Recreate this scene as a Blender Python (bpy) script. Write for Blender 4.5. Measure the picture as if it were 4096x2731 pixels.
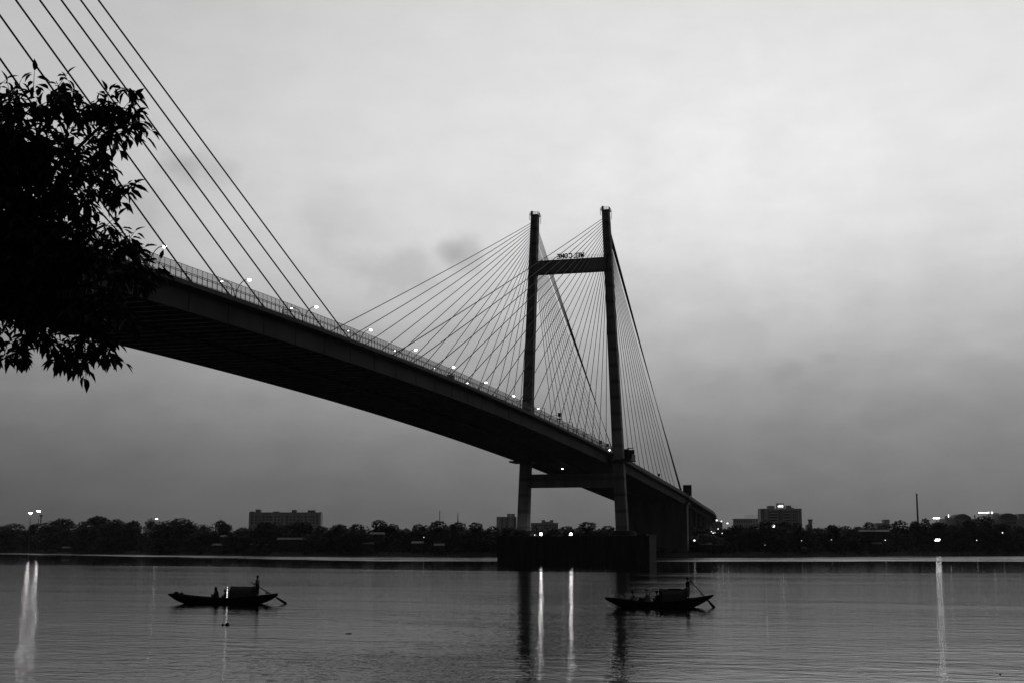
import bpy, bmesh, math, random
from mathutils import Vector, Matrix, noise
PI = math.pi
C = bpy.context.scene.collection
for o in list(bpy.data.objects): bpy.data.objects.remove(o)
rnd = random.Random(7)

# ---------------------------------------------------------------- camera
CAM = Vector((-470.7437, -109.991, 5.3048)); YAW = 0.274319; PITCH = 0.151846; F = 5337.379
scn = bpy.context.scene
cd = bpy.data.cameras.new('camera'); cam = bpy.data.objects.new('camera', cd); C.objects.link(cam)
fw = Vector((math.cos(YAW)*math.cos(PITCH), math.sin(YAW)*math.cos(PITCH), math.sin(PITCH)))
rt = fw.cross(Vector((0, 0, 1))).normalized(); up = rt.cross(fw)
cam.matrix_world = Matrix(((rt.x, up.x, -fw.x, CAM.x), (rt.y, up.y, -fw.y, CAM.y), (rt.z, up.z, -fw.z, CAM.z), (0, 0, 0, 1)))
cd.sensor_width = 36; cd.lens = F/4096*36; cd.clip_start = 0.2; cd.clip_end = 40000
scn.camera = cam
def ray(px, py): return fw + rt*((px-2048)/F) - up*((py-1365.5)/F)
def at_depth(px, py, d): return CAM + ray(px, py)*d            # d = metres along the optical axis
def at_z(px, py, z):
    r = ray(px, py); return CAM + r*((z-CAM.z)/r.z)

# ---------------------------------------------------------------- view, world, sun
scn.view_settings.view_transform = 'Standard'; scn.view_settings.look = 'None'
scn.view_settings.gamma = 1; scn.view_settings.use_curve_mapping = False
scn.view_settings.exposure = 0
W = bpy.data.worlds.new('World'); scn.world = W; W.use_nodes = True
SUN_EL = math.radians(4); SUN_AZ = YAW - 0.35                   # sun has sunk in the cloud ahead, to the right
def world():
    nt = W.node_tree; nt.nodes.clear(); L = nt.links.new
    N = lambda t, **k: [setattr(n, a, b) for n in [nt.nodes.new(t)] for a, b in k.items()] and n or nt.nodes[-1]
    def node(t, **k):
        n = nt.nodes.new(t)
        for a, b in k.items(): setattr(n, a, b)
        return n
    def m(op, a, b=None, c=None, clamp=False):
        n = node('ShaderNodeMath', operation=op, use_clamp=clamp)
        for i, v in enumerate((a, b, c)):
            if v is None: continue
            if isinstance(v, (int, float)): n.inputs[i].default_value = v
            else: L(v, n.inputs[i])
        return n.outputs[0]
    tc = node('ShaderNodeTexCoord'); v = tc.outputs['Generated']
    sep = node('ShaderNodeSeparateXYZ'); L(v, sep.inputs[0])
    # broad, soft cloud noise, flattened towards the horizon
    mp = node('ShaderNodeMapping'); mp.inputs['Scale'].default_value = (1, 1, 2.2); L(v, mp.inputs[0])
    n1 = node('ShaderNodeTexNoise'); n1.inputs['Scale'].default_value = 5.5; n1.inputs['Detail'].default_value = 6; n1.inputs['Roughness'].default_value = .5; L(mp.outputs[0], n1.inputs['Vector'])
    n2 = node('ShaderNodeTexNoise'); n2.inputs['Scale'].default_value = 22; n2.inputs['Detail'].default_value = 7; n2.inputs['Roughness'].default_value = .55; L(mp.outputs[0], n2.inputs['Vector'])
    c1 = m('SUBTRACT', n1.outputs[0], .5); c2 = m('SUBTRACT', n2.outputs[0], .5)
    z = m('ADD', sep.outputs['Z'], m('MULTIPLY', c1, .045))
    z = m('ADD', z, m('MULTIPLY', c2, .012))
    ramp = node('ShaderNodeValToRGB'); cr = ramp.color_ramp; cr.interpolation = 'B_SPLINE'
    stops = SKY_STOPS
    while len(cr.elements) < len(stops): cr.elements.new(.5)
    for e, (p, c) in zip(cr.elements, stops): e.position = p; e.color = (c, c, c, 1)
    L(z, ramp.inputs[0]); base = ramp.outputs[0]
    # azimuth: brightest ahead and to the right, much darker behind the camera
    def dotdir(az, el=0.0):
        d = node('ShaderNodeVectorMath', operation='DOT_PRODUCT'); L(v, d.inputs[0])
        d.inputs[1].default_value = (math.cos(az)*math.cos(el), math.sin(az)*math.cos(el), math.sin(el)); return d.outputs['Value']
    da = dotdir(YAW - 0.22)
    mr = node('ShaderNodeMapRange', interpolation_type='SMOOTHSTEP'); L(da, mr.inputs[0])
    for i, val in zip((1, 2, 3, 4), (-.1, .97, BACK, 1.0)): mr.inputs[i].default_value = val
    mr2 = node('ShaderNodeMapRange', interpolation_type='SMOOTHSTEP'); L(da, mr2.inputs[0])
    for i, val in zip((1, 2, 3, 4), (.80, .99, .70, 1.0)): mr2.inputs[i].default_value = val
    az = m('MULTIPLY', mr.outputs[0], mr2.outputs[0])
    # a few small dark scuds of cloud low in the sky
    puff = None
    for (px, py, r, s, sq) in PUFFS:
        d = ray(px, py).normalized(); e = math.asin(d.z); a = math.atan2(d.y, d.x)
        sub = node('ShaderNodeVectorMath', operation='SUBTRACT'); L(v, sub.inputs[0]); sub.inputs[1].default_value = d
        # distort by fine noise so that the edge is ragged
        nz = node('ShaderNodeTexNoise'); nz.inputs['Scale'].default_value = 26; nz.inputs['Detail'].default_value = 6; nz.inputs['Roughness'].default_value = .6; L(v, nz.inputs['Vector'])
        q = node('ShaderNodeVectorMath', operation='SUBTRACT'); L(nz.outputs['Color'], q.inputs[0]); q.inputs[1].default_value = (.5, .5, .5)
        q2 = node('ShaderNodeVectorMath', operation='SCALE'); L(q.outputs[0], q2.inputs[0]); q2.inputs[3].default_value = r*1.2
        ad = node('ShaderNodeVectorMath', operation='ADD'); L(sub.outputs[0], ad.inputs[0]); L(q2.outputs[0], ad.inputs[1])
        sc = node('ShaderNodeVectorMath', operation='MULTIPLY'); L(ad.outputs[0], sc.inputs[0]); sc.inputs[1].default_value = (1, 1, sq)
        ln = node('ShaderNodeVectorMath', operation='LENGTH'); L(sc.outputs[0], ln.inputs[0])
        g = node('ShaderNodeMapRange', interpolation_type='SMOOTHSTEP'); L(ln.outputs['Value'], g.inputs[0])
        for i, val in zip((1, 2, 3, 4), (r*.15, r, s, 0.0)): g.inputs[i].default_value = val
        puff = g.outputs[0] if puff is None else m('ADD', puff, g.outputs[0])
    k = m('SUBTRACT', 1.0, puff)
    k = m('MULTIPLY', k, m('ADD', 1.0, m('MULTIPLY', c2, .14)))
    lum = m('MULTIPLY', m('MULTIPLY', base, az), k)
    # the clear-sky model, as grey, under the cloud layer
    sky = node('ShaderNodeTexSky', sky_type='NISHITA'); sky.sun_disc = False
    sky.sun_elevation = SUN_EL; sky.sun_rotation = PI/2 - SUN_AZ; sky.air_density = 1; sky.dust_density = 3
    bw = node('ShaderNodeRGBToBW'); L(sky.outputs[0], bw.inputs[0])
    tot = m('ADD', m('MULTIPLY', lum, 10.0), m('MULTIPLY', bw.outputs[0], .01))
    bg = node('ShaderNodeBackground'); L(tot, bg.inputs[0]); bg.inputs[1].default_value = 0.1
    out = node('ShaderNodeOutputWorld'); L(bg.outputs[0], out.inputs[0])
BACK = 0.075
SKY_STOPS = [(0.0, .11), (.03, .145), (.075, .215), (.12, .33), (.17, .54), (.22, .73), (.30, .84), (.45, .84), (.65, .50), (1.0, .22)]
PUFFS = [(1850, 1012, .021, .24, 1.0), (1800, 1005, .014, .14, 1.2), (2950, 830, .16, -.07, 1.3), (760, 660, .030, .14, 1.5), (700, 640, .02, .10, 1.0), (900, 700, .02, .12, 1.3), (1330, 860, .04, .10, 1.0), (1600, 1080, .05, .16, 2.0),
         (3120, 1485, .022, .08, 1.6), (3310, 1430, .012, .07, 1.5), (560, 840, .03, .12, 1.2)]
world()
sd = bpy.data.lights.new('sun', 'SUN'); sd.energy = 0.05; sd.angle = math.radians(25); sd.color = (1, 1, 1)
sun = bpy.data.objects.new('sun', sd); C.objects.link(sun)
sdir = Vector((math.cos(SUN_AZ)*math.cos(SUN_EL+.3), math.sin(SUN_AZ)*math.cos(SUN_EL+.3), math.sin(SUN_EL+.3)))
sun.rotation_euler = sdir.to_track_quat('Z', 'Y').to_euler()

# ---------------------------------------------------------------- materials
MATS = {}
def mat(name, g, rough=.8, var=.25, scale=1.5, bump=0.0, metal=0.0, streak=False, spec=.3, thick=None):
    if name in MATS: return MATS[name]
    m = bpy.data.materials.new(name); m.use_nodes = True; nt = m.node_tree; L = nt.links.new
    b = nt.nodes['Principled BSDF']; b.inputs['Roughness'].default_value = rough; b.inputs['Metallic'].default_value = metal
    b.inputs['Specular IOR Level'].default_value = spec
    tc = nt.nodes.new('ShaderNodeTexCoord'); mp = nt.nodes.new('ShaderNodeMapping'); L(tc.outputs['Object'], mp.inputs[0])
    if streak: mp.inputs['Scale'].default_value = (1, 1, .12)
    n = nt.nodes.new('ShaderNodeTexNoise'); n.inputs['Scale'].default_value = scale; n.inputs['Detail'].default_value = 6; L(mp.outputs[0], n.inputs['Vector'])
    r = nt.nodes.new('ShaderNodeValToRGB'); L(n.outputs[0], r.inputs[0])
    r.color_ramp.elements[0].position = .3; r.color_ramp.elements[1].position = .7
    a, c = g*(1-var), g*(1+var)
    r.color_ramp.elements[0].color = (a, a, a, 1); r.color_ramp.elements[1].color = (c, c, c, 1)
    L(r.outputs[0], b.inputs['Base Color'])
    if bump:
        bp = nt.nodes.new('ShaderNodeBump'); bp.inputs['Strength'].default_value = bump; L(n.outputs[0], bp.inputs['Height']); L(bp.outputs[0], b.inputs['Normal'])
    MATS[name] = m; return m
def emis(name, s, g=1.0):
    if name in MATS: return MATS[name]
    m = bpy.data.materials.new(name); m.use_nodes = True; nt = m.node_tree
    b = nt.nodes['Principled BSDF']; b.inputs['Base Color'].default_value = (.8, .8, .8, 1)
    b.inputs['Emission Color'].default_value = (g, g, g, 1); b.inputs['Emission Strength'].default_value = s
    MATS[name] = m; return m
def concrete():
    m = mat('pylon_concrete', .26, .85, .3, .35, streak=True); nt = m.node_tree; L = nt.links.new
    # construction joints: narrow stained bands every 5.8 m up the leg
    b = nt.nodes['Principled BSDF']; tc = nt.nodes.new('ShaderNodeTexCoord'); s = nt.nodes.new('ShaderNodeSeparateXYZ'); L(tc.outputs['Object'], s.inputs[0])
    nn = nt.nodes.new('ShaderNodeTexNoise'); nn.inputs['Scale'].default_value = 1.1; L(tc.outputs['Object'], nn.inputs['Vector'])
    a = nt.nodes.new('ShaderNodeMath'); a.operation = 'MULTIPLY_ADD'; L(nn.outputs[0], a.inputs[0]); a.inputs[1].default_value = .9; L(s.outputs[2], a.inputs[2])
    md = nt.nodes.new('ShaderNodeMath'); md.operation = 'MODULO'; L(a.outputs[0], md.inputs[0]); md.inputs[1].default_value = 5.8
    mr = nt.nodes.new('ShaderNodeMapRange'); mr.interpolation_type = 'SMOOTHSTEP'; L(md.outputs[0], mr.inputs[0])
    for i, v in zip((1, 2, 3, 4), (.8, 1.7, .62, 1.0)): mr.inputs[i].default_value = v
    mx = nt.nodes.new('ShaderNodeMix'); mx.data_type = 'RGBA'; mx.blend_type = 'MULTIPLY'; mx.inputs[0].default_value = 1
    L(b.inputs['Base Color'].links[0].from_socket, mx.inputs[6]); L(mr.outputs[0], mx.inputs[7]); L(mx.outputs[2], b.inputs['Base Color'])
    return m
M_CONC = concrete()
M_PIER = mat('pier_concrete', .16, .9, .35, .3, streak=True)
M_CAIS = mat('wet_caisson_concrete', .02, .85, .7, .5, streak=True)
M_GIRD = mat('girder_steel', .045, .75, .35, .12, streak=True, spec=.15)
M_UNDER = mat('floor_beam_steel', .10, .6, .25, .5)
M_DECK = mat('deck_concrete', .10, .85, .25, .6)
M_ROAD = mat('asphalt', .05, .9, .2, .5)
M_PARA = mat('parapet_concrete', .17, .85, .25, .5, streak=True)
M_CABLE = mat('cable_sheath', .008, .6, .2, 2)
M_STEEL = mat('galvanised_steel', .12, .55, .2, 3)
M_DARK = mat('dark_painted_metal', .03, .6, .2, 3)
M_WOOD = mat('tarred_boat_wood', .02, .75, .4, 3, bump=.2, spec=.15)
M_WOOD2 = mat('worn_deck_planks', .13, .8, .4, 4, bump=.2)
M_MAT = mat('woven_bamboo_canopy', .11, .85, .3, 8, bump=.4, spec=.1)
M_SKIN = mat('skin', .08, .6, .1, 8)
M_HAIR = mat('hair', .01, .6, .2, 20)
M_CLOTH_D = mat('dark_cloth', .02, .9, .3, 6)
M_CLOTH_M = mat('grey_cloth', .3, .9, .25, 6)
M_CLOTH_L = mat('white_cloth', .6, .9, .1, 6)
M_BLDG = mat('building_render', .6, .85, .2, .12, streak=True)
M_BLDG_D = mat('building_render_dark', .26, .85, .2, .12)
M_WIN = mat('dark_window_glass', .04, .3, .2, .3)
M_ROOF = mat('tin_roof', .24, .6, .3, .5)
M_HUT = mat('hut_wall', .06, .9, .4, .5)
M_BARK = mat('bark', .05, .9, .4, 3, bump=.4)
M_LAMP = emis('lamp_glow', 16); M_FLOOD = emis('flood_glow', 9); M_PIERLAMP = emis('pier_lamp_glow', 60); M_WINLIT = emis('lit_window_glow', 5); M_BULB = emis('string_bulb_glow', 1.5); M_SIGNLIT = emis('sign_glow', 3); M_DIM = emis('dim_lamp_glow', 1.8); M_FLOODL = emis('far_flood_glow', 120)
def leafmat(name, g, trans=.0):
    m = mat(name, g, .6, .35, .6, spec=.2)
    return m
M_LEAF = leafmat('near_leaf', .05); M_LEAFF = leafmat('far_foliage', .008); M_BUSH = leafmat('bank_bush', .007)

# ---------------------------------------------------------------- mesh helpers
class MB:
    def __init__(s): s.v = []; s.f = []
    def add(s, vs, fs):
        n = len(s.v); s.v += [tuple(v) for v in vs]; s.f += [tuple(i+n for i in f) for f in fs]; return s
    def box(s, c, d, rz=0, mx=None):
        x, y, z = d[0]/2, d[1]/2, d[2]/2; cs, sn = math.cos(rz), math.sin(rz)
        vs = []
        for a in (-x, x):
            for b in (-y, y):
                for e in (-z, z):
                    p = Vector((c[0]+a*cs-b*sn, c[1]+a*sn+b*cs, c[2]+e)); vs.append(mx @ p if mx else p)
        return s.add(vs, [(0, 1, 3, 2), (4, 6, 7, 5), (0, 4, 5, 1), (2, 3, 7, 6), (0, 2, 6, 4), (1, 5, 7, 3)])
    def bx(s, x0, x1, y0, y1, z0, z1): return s.box(((x0+x1)/2, (y0+y1)/2, (z0+z1)/2), (x1-x0, y1-y0, z1-z0))
    def loft(s, rings, cap=True, closed=True):
        n = len(rings[0]); o = len(s.v)
        for r in rings: s.v += [tuple(p) for p in r]
        for i in range(len(rings)-1):
            for j in range(n if closed else n-1):
                a = o+i*n+j; b = o+i*n+(j+1) % n; s.f.append((a, b, b+n, a+n))
        if cap and closed: s.f.append(tuple(o+j for j in range(n))[::-1]); s.f.append(tuple(o+(len(rings)-1)*n+j for j in range(n)))
        return s
    def tube(s, pts, r, n=6, r2=None):
        pts = [Vector(p) for p in pts]; rings = []
        for i, p in enumerate(pts):
            t = (pts[min(i+1, len(pts)-1)]-pts[max(i-1, 0)]).normalized()
            a = t.cross(Vector((0, 0, 1)));  a = a.normalized() if a.length > 1e-4 else Vector((1, 0, 0)); b = t.cross(a)
            rr = r if r2 is None else r+(r2-r)*i/(len(pts)-1)
            rings.append([p+a*math.cos(2*PI*k/n)*rr+b*math.sin(2*PI*k/n)*rr for k in range(n)])
        return s.loft(rings)
    def ball(s, c, r, n=10, m=6):
        r = r if isinstance(r, (tuple, list)) else (r, r, r); o = len(s.v)
        s.v.append((c[0], c[1], c[2]-r[2]))
        for i in range(1, m):
            a = -PI/2+PI*i/m
            for j in range(n): s.v.append((c[0]+r[0]*math.cos(a)*math.cos(2*PI*j/n), c[1]+r[1]*math.cos(a)*math.sin(2*PI*j/n), c[2]+r[2]*math.sin(a)))
        s.v.append((c[0], c[1], c[2]+r[2])); e = len(s.v)-1
        for j in range(n):
            s.f.append((o, o+1+(j+1) % n, o+1+j)); s.f.append((e, e-n+j, e-n+(j+1) % n))
            for i in range(m-2): a = o+1+i*n+j; b = o+1+i*n+(j+1) % n; s.f.append((a, b, b+n, a+n))
        return s
    def build(s, name, m, parent=None, smooth=False, loc=None, kind=None, mats=None, fm=None):
        me = bpy.data.meshes.new(name); me.from_pydata(s.v, [], s.f)
        for mm in (mats or [m]): me.materials.append(mm)
        if fm: me.polygons.foreach_set('material_index', fm)
        if smooth: me.polygons.foreach_set('use_smooth', [True]*len(me.polygons))
        me.update(); o = bpy.data.objects.new(name, me); C.objects.link(o)
        if parent: o.parent = parent
        if loc: o.location = loc
        if kind: o['kind'] = kind
        return o
def tag(o, label, cat, group=None):
    o['label'] = label; o['category'] = cat
    if group: o['group'] = group
    return o
def thing(name, label, cat, loc=(0, 0, 0), rz=0, group=None):
    o = bpy.data.objects.new(name, None); C.objects.link(o); o.location = loc; o.rotation_euler = (0, 0, rz); o.empty_display_size = .5
    return tag(o, label, cat, group)
def dup(root, loc, rz=0, label=None, scale=None, group=None):
    r = root.copy(); C.objects.link(r); r.location = loc; r.rotation_euler = (0, 0, rz)
    if scale: r.scale = scale
    if label: r['label'] = label
    if group: r['group'] = group
    for ch in list(root.children):
        c = ch.copy(); C.objects.link(c); c.parent = r
        for g in list(ch.children): d = g.copy(); C.objects.link(d); d.parent = c
    return r
def struct(o): o['kind'] = 'structure'; return o
def lerp(a, b, t): return a+(b-a)*t
def interp(x, pts):
    if x <= pts[0][0]: return pts[0][1]
    for (a, b), (c, d) in zip(pts, pts[1:]):
        if x <= c: return b+(d-b)*(x-a)/(c-a)
    return pts[-1][1]

# ---------------------------------------------------------------- river, banks
BANK = [(6000, 9000), (2200, 2600), (458, 577), (275, 316), (190, 185), (165, 100), (158, 0), (190, -50), (262, -101), (330, -180), (520, -420), (1500, -1700), (5000, -5500)]
def bank_x(y):                      # far water line, X as a function of Y
    return interp(y, sorted([(b[1], b[0]) for b in BANK]))
def water():
    m = bpy.data.materials.new('river_water'); m.use_nodes = True; nt = m.node_tree; L = nt.links.new; nodes = nt.nodes
    def node(t, **k):
        n = nodes.new(t)
        for a, b in k.items(): setattr(n, a, b)
        return n
    def mth(op, a, b=None, clamp=False):
        n = node('ShaderNodeMath', operation=op, use_clamp=clamp)
        for i, v in enumerate((a, b)):
            if v is None: continue
            if isinstance(v, (int, float)): n.inputs[i].default_value = v
            else: L(v, n.inputs[i])
        return n.outputs[0]
    b = nodes['Principled BSDF']; b.inputs['Base Color'].default_value = (.012, .012, .012, 1); b.inputs['IOR'].default_value = 1.33
    b.inputs['Specular IOR Level'].default_value = .5
    tc = node('ShaderNodeTexCoord'); co = tc.outputs['Object']
    sep = node('ShaderNodeSeparateXYZ'); L(co, sep.inputs[0])
    # wind-ruffled and calm patches: boundary lines lie across the stream, wavering a little
    nz = node('ShaderNodeTexNoise'); nz.inputs['Scale'].default_value = .012; nz.inputs['Detail'].default_value = 5; L(co, nz.inputs['Vector'])
    wob = mth('MULTIPLY', mth('SUBTRACT', nz.outputs[0], .5), 40.)
    def line(pts, wobble):          # X of the boundary as a function of Y
        lo, hi = -700., 700.
        mr = node('ShaderNodeMapRange'); L(sep.outputs[1], mr.inputs[0]); mr.inputs[1].default_value = lo; mr.inputs[2].default_value = hi
        r = node('ShaderNodeValToRGB'); L(mr.outputs[0], r.inputs[0]); e = r.color_ramp.elements
        pts = sorted(pts)
        while len(e) < len(pts): e.new(.5)
        for el, (y, x) in zip(e, pts): el.position = (y-lo)/(hi-lo); g = (x+500)/1000; el.color = (g, g, g, 1)
        x = mth('SUBTRACT', mth('MULTIPLY', r.outputs[0], 1000.), 500.)
        return mth('SUBTRACT', mth('ADD', sep.outputs[0], mth('MULTIPLY', wob, wobble)), x)     # >0 beyond the line
    dA = line([(690, 480), (469, 312), (221, 108), (66, -24), (-44, 0), (-155, 30), (-400, 130)], .5)
    dB = line([(300, -120), (136, -137), (67, -147), (-10, -187), (-58, -200), (-92, -200), (-135, -183), (-300, -100)], .25)
    def step(d, w):
        r = node('ShaderNodeMapRange', interpolation_type='SMOOTHSTEP'); L(d, r.inputs[0]); r.inputs[1].default_value = -w; r.inputs[2].default_value = w; return r.outputs[0]
    sA = step(dA, 5.); sB = step(dB, 1.5)
    calm = mth('MULTIPLY', sB, mth('SUBTRACT', 1., sA))           # the dark band of calmer water
    # streaky gusts
    mpg = node('ShaderNodeMapping'); mpg.inputs['Rotation'].default_value = (0, 0, -YAW+.1); mpg.inputs['Scale'].default_value = (.055, .012, 1); L(co, mpg.inputs[0])
    gu = node('ShaderNodeTexNoise'); gu.inputs['Scale'].default_value = 1; gu.inputs['Detail'].default_value = 5; gu.inputs['Roughness'].default_value = .6; L(mpg.outputs[0], gu.inputs['Vector'])
    gust = node('ShaderNodeMapRange', interpolation_type='SMOOTHSTEP'); L(gu.outputs[0], gust.inputs[0])
    for i, v in zip((1, 2, 3, 4), (.36, .66, .0, 1.)): gust.inputs[i].default_value = v
    # roughness: unresolved ripples
    base_r = mth('ADD', R_BASE, mth('MULTIPLY', gust.outputs[0], R_GUST))
    r1 = mth('ADD', mth('MULTIPLY', base_r, mth('SUBTRACT', 1., calm)), mth('MULTIPLY', calm, R_CALM))
    far = mth('ADD', mth('MULTIPLY', mth('MULTIPLY', sA, mth('ADD', .25, mth('MULTIPLY', gust.outputs[0], 1.2))), R_FAR), mth('MULTIPLY', mth('MULTIPLY', step(mth('ADD', dB, 55.), 60.), mth('SUBTRACT', 1., sB)), .03))
    L(mth('ADD', r1, far), b.inputs['Roughness'])
    # resolved ripples: two crossing trains of short wavelets plus a longer swell
    def wave(sx, sy, rot, sc, det):
        mp = node('ShaderNodeMapping'); mp.inputs['Rotation'].default_value = (0, 0, rot); mp.inputs['Scale'].default_value = (sx, sy, 1); L(co, mp.inputs[0])
        n = node('ShaderNodeTexNoise'); n.inputs['Scale'].default_value = sc; n.inputs['Detail'].default_value = det; n.inputs['Roughness'].default_value = .5; L(mp.outputs[0], n.inputs['Vector']); return n.outputs[0]
    w1 = wave(1, .55, -YAW+.12, .9, 3); w2 = wave(1, .6, -YAW-.35, 2.6, 3); w3 = wave(1, .4, -YAW+.3, .25, 2)
    h = mth('ADD', mth('ADD', mth('MULTIPLY', w1, W1), mth('MULTIPLY', w2, W2)), mth('MULTIPLY', w3, W3))
    amp = mth('ADD', mth('MULTIPLY', mth('SUBTRACT', 1., calm), mth('ADD', .55, mth('MULTIPLY', gust.outputs[0], .6))), mth('MULTIPLY', calm, .32))
    amp = mth('MULTIPLY', amp, mth('ADD', 1., mth('MULTIPLY', mth('SUBTRACT', 1., step(mth('ADD', dB, 135.), 45.)), .2)))
    bp = node('ShaderNodeBump'); bp.inputs['Strength'].default_value = 1; bp.inputs['Distance'].default_value = 1
    L(mth('MULTIPLY', h, amp), bp.inputs['Height']); L(bp.outputs[0], b.inputs['Normal'])
    me = MB(); R = 9000
    me.add([(-R, -R, 0), (R, -R, 0), (R, R, 0), (-R, R, 0)], [(0, 1, 2, 3)])
    return struct(me.build('river', m))
R_BASE, R_GUST, R_CALM, R_FAR = .008, .02, .012, .19
W1, W2, W3 = .042, .024, .024
water()
def far_ground():
    mb = MB(); rows = []
    ys = sorted(set([b[1] for b in BANK]+[y for y in range(-420, 700, 12)]))
    offs = [(-3, -1.2), (0, .05), (2.5, .9), (8, 2.0), (18, 2.8), (60, 3.2), (300, 3.6), (2500, 3.0), (16000, 3.0)]
    for y in ys:
        x = bank_x(y); j = noise.noise(Vector((y*.05, 0, 0)))*5 + noise.noise(Vector((y*.21, 3, 0)))*2
        rows.append([(x+j*(1 if i < 5 else .3)+d, y, z+(noise.noise(Vector((y*.3, d, 1)))*.5 if 1 < i < 6 else 0)) for i, (d, z) in enumerate(offs)])
    mb.loft(rows, cap=False, closed=False)
    struct(mb.build('far_river_bank', mat('bank_soil', .02, .95, .4, .2, bump=.3), smooth=True))
far_ground()
def near_ground():
    mb = MB(); rows = []
    for i in range(41):
        s = -200+10*i
        x0 = -462+noise.noise(Vector((s*.05, 9, 0)))*1.5; rows.append([(x0+d, -110+s, z) for d, z in ((4, -.8), (1.5, .1), (-1.5, 1.6), (-4, 3.2), (-6.5, 3.65), (-20, 3.7), (-90, 3.8))])
    mb.loft(rows, cap=False, closed=False)
    struct(mb.build('near_river_bank', mat('near_bank_soil', .06, .95, .4, .8, bump=.3)))
near_ground()

# ---------------------------------------------------------------- the bridge
A_, K_, K4, ZM = 2.997, -0.000111945, 0.0280073, 42.9032
SP = 12.00858
def zd(x):
    def main(x): return ZM+K_*(x+228.6)**2+K4*((x+228.6)/100)**4
    if x > 0: return main(0)-.0475*x
    if x < -457.2: return main(-457.2)-.0475*(-457.2-x)
    return main(x)
bridge = thing('cable_stayed_bridge', 'long cable-stayed river bridge with twin-legged concrete pylon and fans of dark cables', 'bridge')
YN, YF = -15.6, 20.0                    # deck edges, towards and away from the near bank side
X0, X1 = -640., 183.
def sweep(prof, xs, zf=zd, closed=True):
    mb = MB(); mb.loft([[(x, y, zf(x)+z) for y, z in prof] for x in xs], closed=closed); return mb
xs = [X0+(X1-X0)*i/120 for i in range(121)]
deck = sweep([(YN, -.55), (YN+.5, -.62), (-14.0, -.8), (-12.6, -.8), (0, -.75), (18.4, -.8), (YF, -.5), (YF, .12), (YN, .12)], xs).build('deck', M_DECK, bridge)
sweep([(-13.4, .13), (-13.4, .16), (17.4, .16), (17.4, .13)], xs).build('roadway', M_ROAD, deck)
def girder(y, depth, fl=.45):
    t = .12
    mb = sweep([(y-t, -.8), (y-t, -depth+.1), (y-fl, -depth+.1), (y-fl, -depth), (y+fl, -depth), (y+fl, -depth+.1), (y+t, -depth+.1), (y+t, -.8)], xs)
    x = X0+2
    while x < X1:
        mb.box((x, y-t-.03, zd(x)-depth/2-.35), (.06, .08, depth-.95)); x += SP
    return mb.build('main_girder', M_GIRD, bridge)
girder(-14.1, 3.95); girder(2.4, 3.2); girder(19.0, 2.6, .3)
# transverse floor beams under the deck, web and bottom flange
mb = MB(); x = X0+2
while x < X1-1:
    z = zd(x); mb.box((x, -5.9, z-1.75), (.14, 16.0, 1.9)); mb.box((x, -5.9, z-2.75), (.7, 16.0, .08))
    mb.box((x, 10.7, z-1.6), (.14, 16.2, 1.6)); mb.box((x, 10.7, z-2.42), (.7, 16.2, .07)); x += SP/3
fb = mb.build('floor_beams', M_UNDER, bridge)
# edge railing with a mesh screen (main span) and the concrete parapet (side span)
def railing():
    mb = MB(); y = YN+.12
    xr = [x for x in xs if -460 < x < 1]
    pts = lambda z, yy=y: [(x, yy, zd(x)+z) for x in xr]
    for z, r in ((.25, .035), (1.08, .05), (1.3, .05), (2.25, .035)): mb.tube(pts(z), r, 5)
    x = -458; i = 0
    while x < 0:
        mb.box((x, y, zd(x)+.7), (.09, .09, 1.2)); mb.box((x, y, zd(x)+1.75), (.05, .05, 1.0))
        x += SP/8
    r = mb.build('railing', M_STEEL, bridge)
    m = bpy.data.materials.new('wire_mesh_screen'); m.use_nodes = True; nt = m.node_tree; L = nt.links.new
    b = nt.nodes['Principled BSDF']; b.inputs['Base Color'].default_value = (.08, .08, .08, 1); b.inputs['Roughness'].default_value = .6
    tr = nt.nodes.new('ShaderNodeBsdfTransparent'); mx = nt.nodes.new('ShaderNodeMixShader'); mx.inputs[0].default_value = .27
    L(tr.outputs[0], mx.inputs[1]); L(b.outputs[0], mx.inputs[2]); L(mx.outputs[0], nt.nodes['Material Output'].inputs[0])
    sc = MB(); sc.loft([[(x, y+.08, zd(x)+.15), (x, y+.08, zd(x)+2.25), (x, y+.10, zd(x)+2.25), (x, y+.10, zd(x)+.15)] for x in xr])
    sc.build('mesh_screen', m, r)
railing()
sweep([(YN-.02, -.5), (YN-.02, .95), (YN+.3, .95), (YN+.3, -.5)], [X1*i/30 for i in range(31)]).build('parapet', M_PARA, bridge)
sweep([(YF-.3, .1), (YF-.3, .9), (YF+.02, .9), (YF+.02, .1)], xs).build('parapet', M_PARA, bridge)
mb = MB(); x = -455.
for i in range(19):                      # small clamp boxes by the cable feet
    pass

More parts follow.
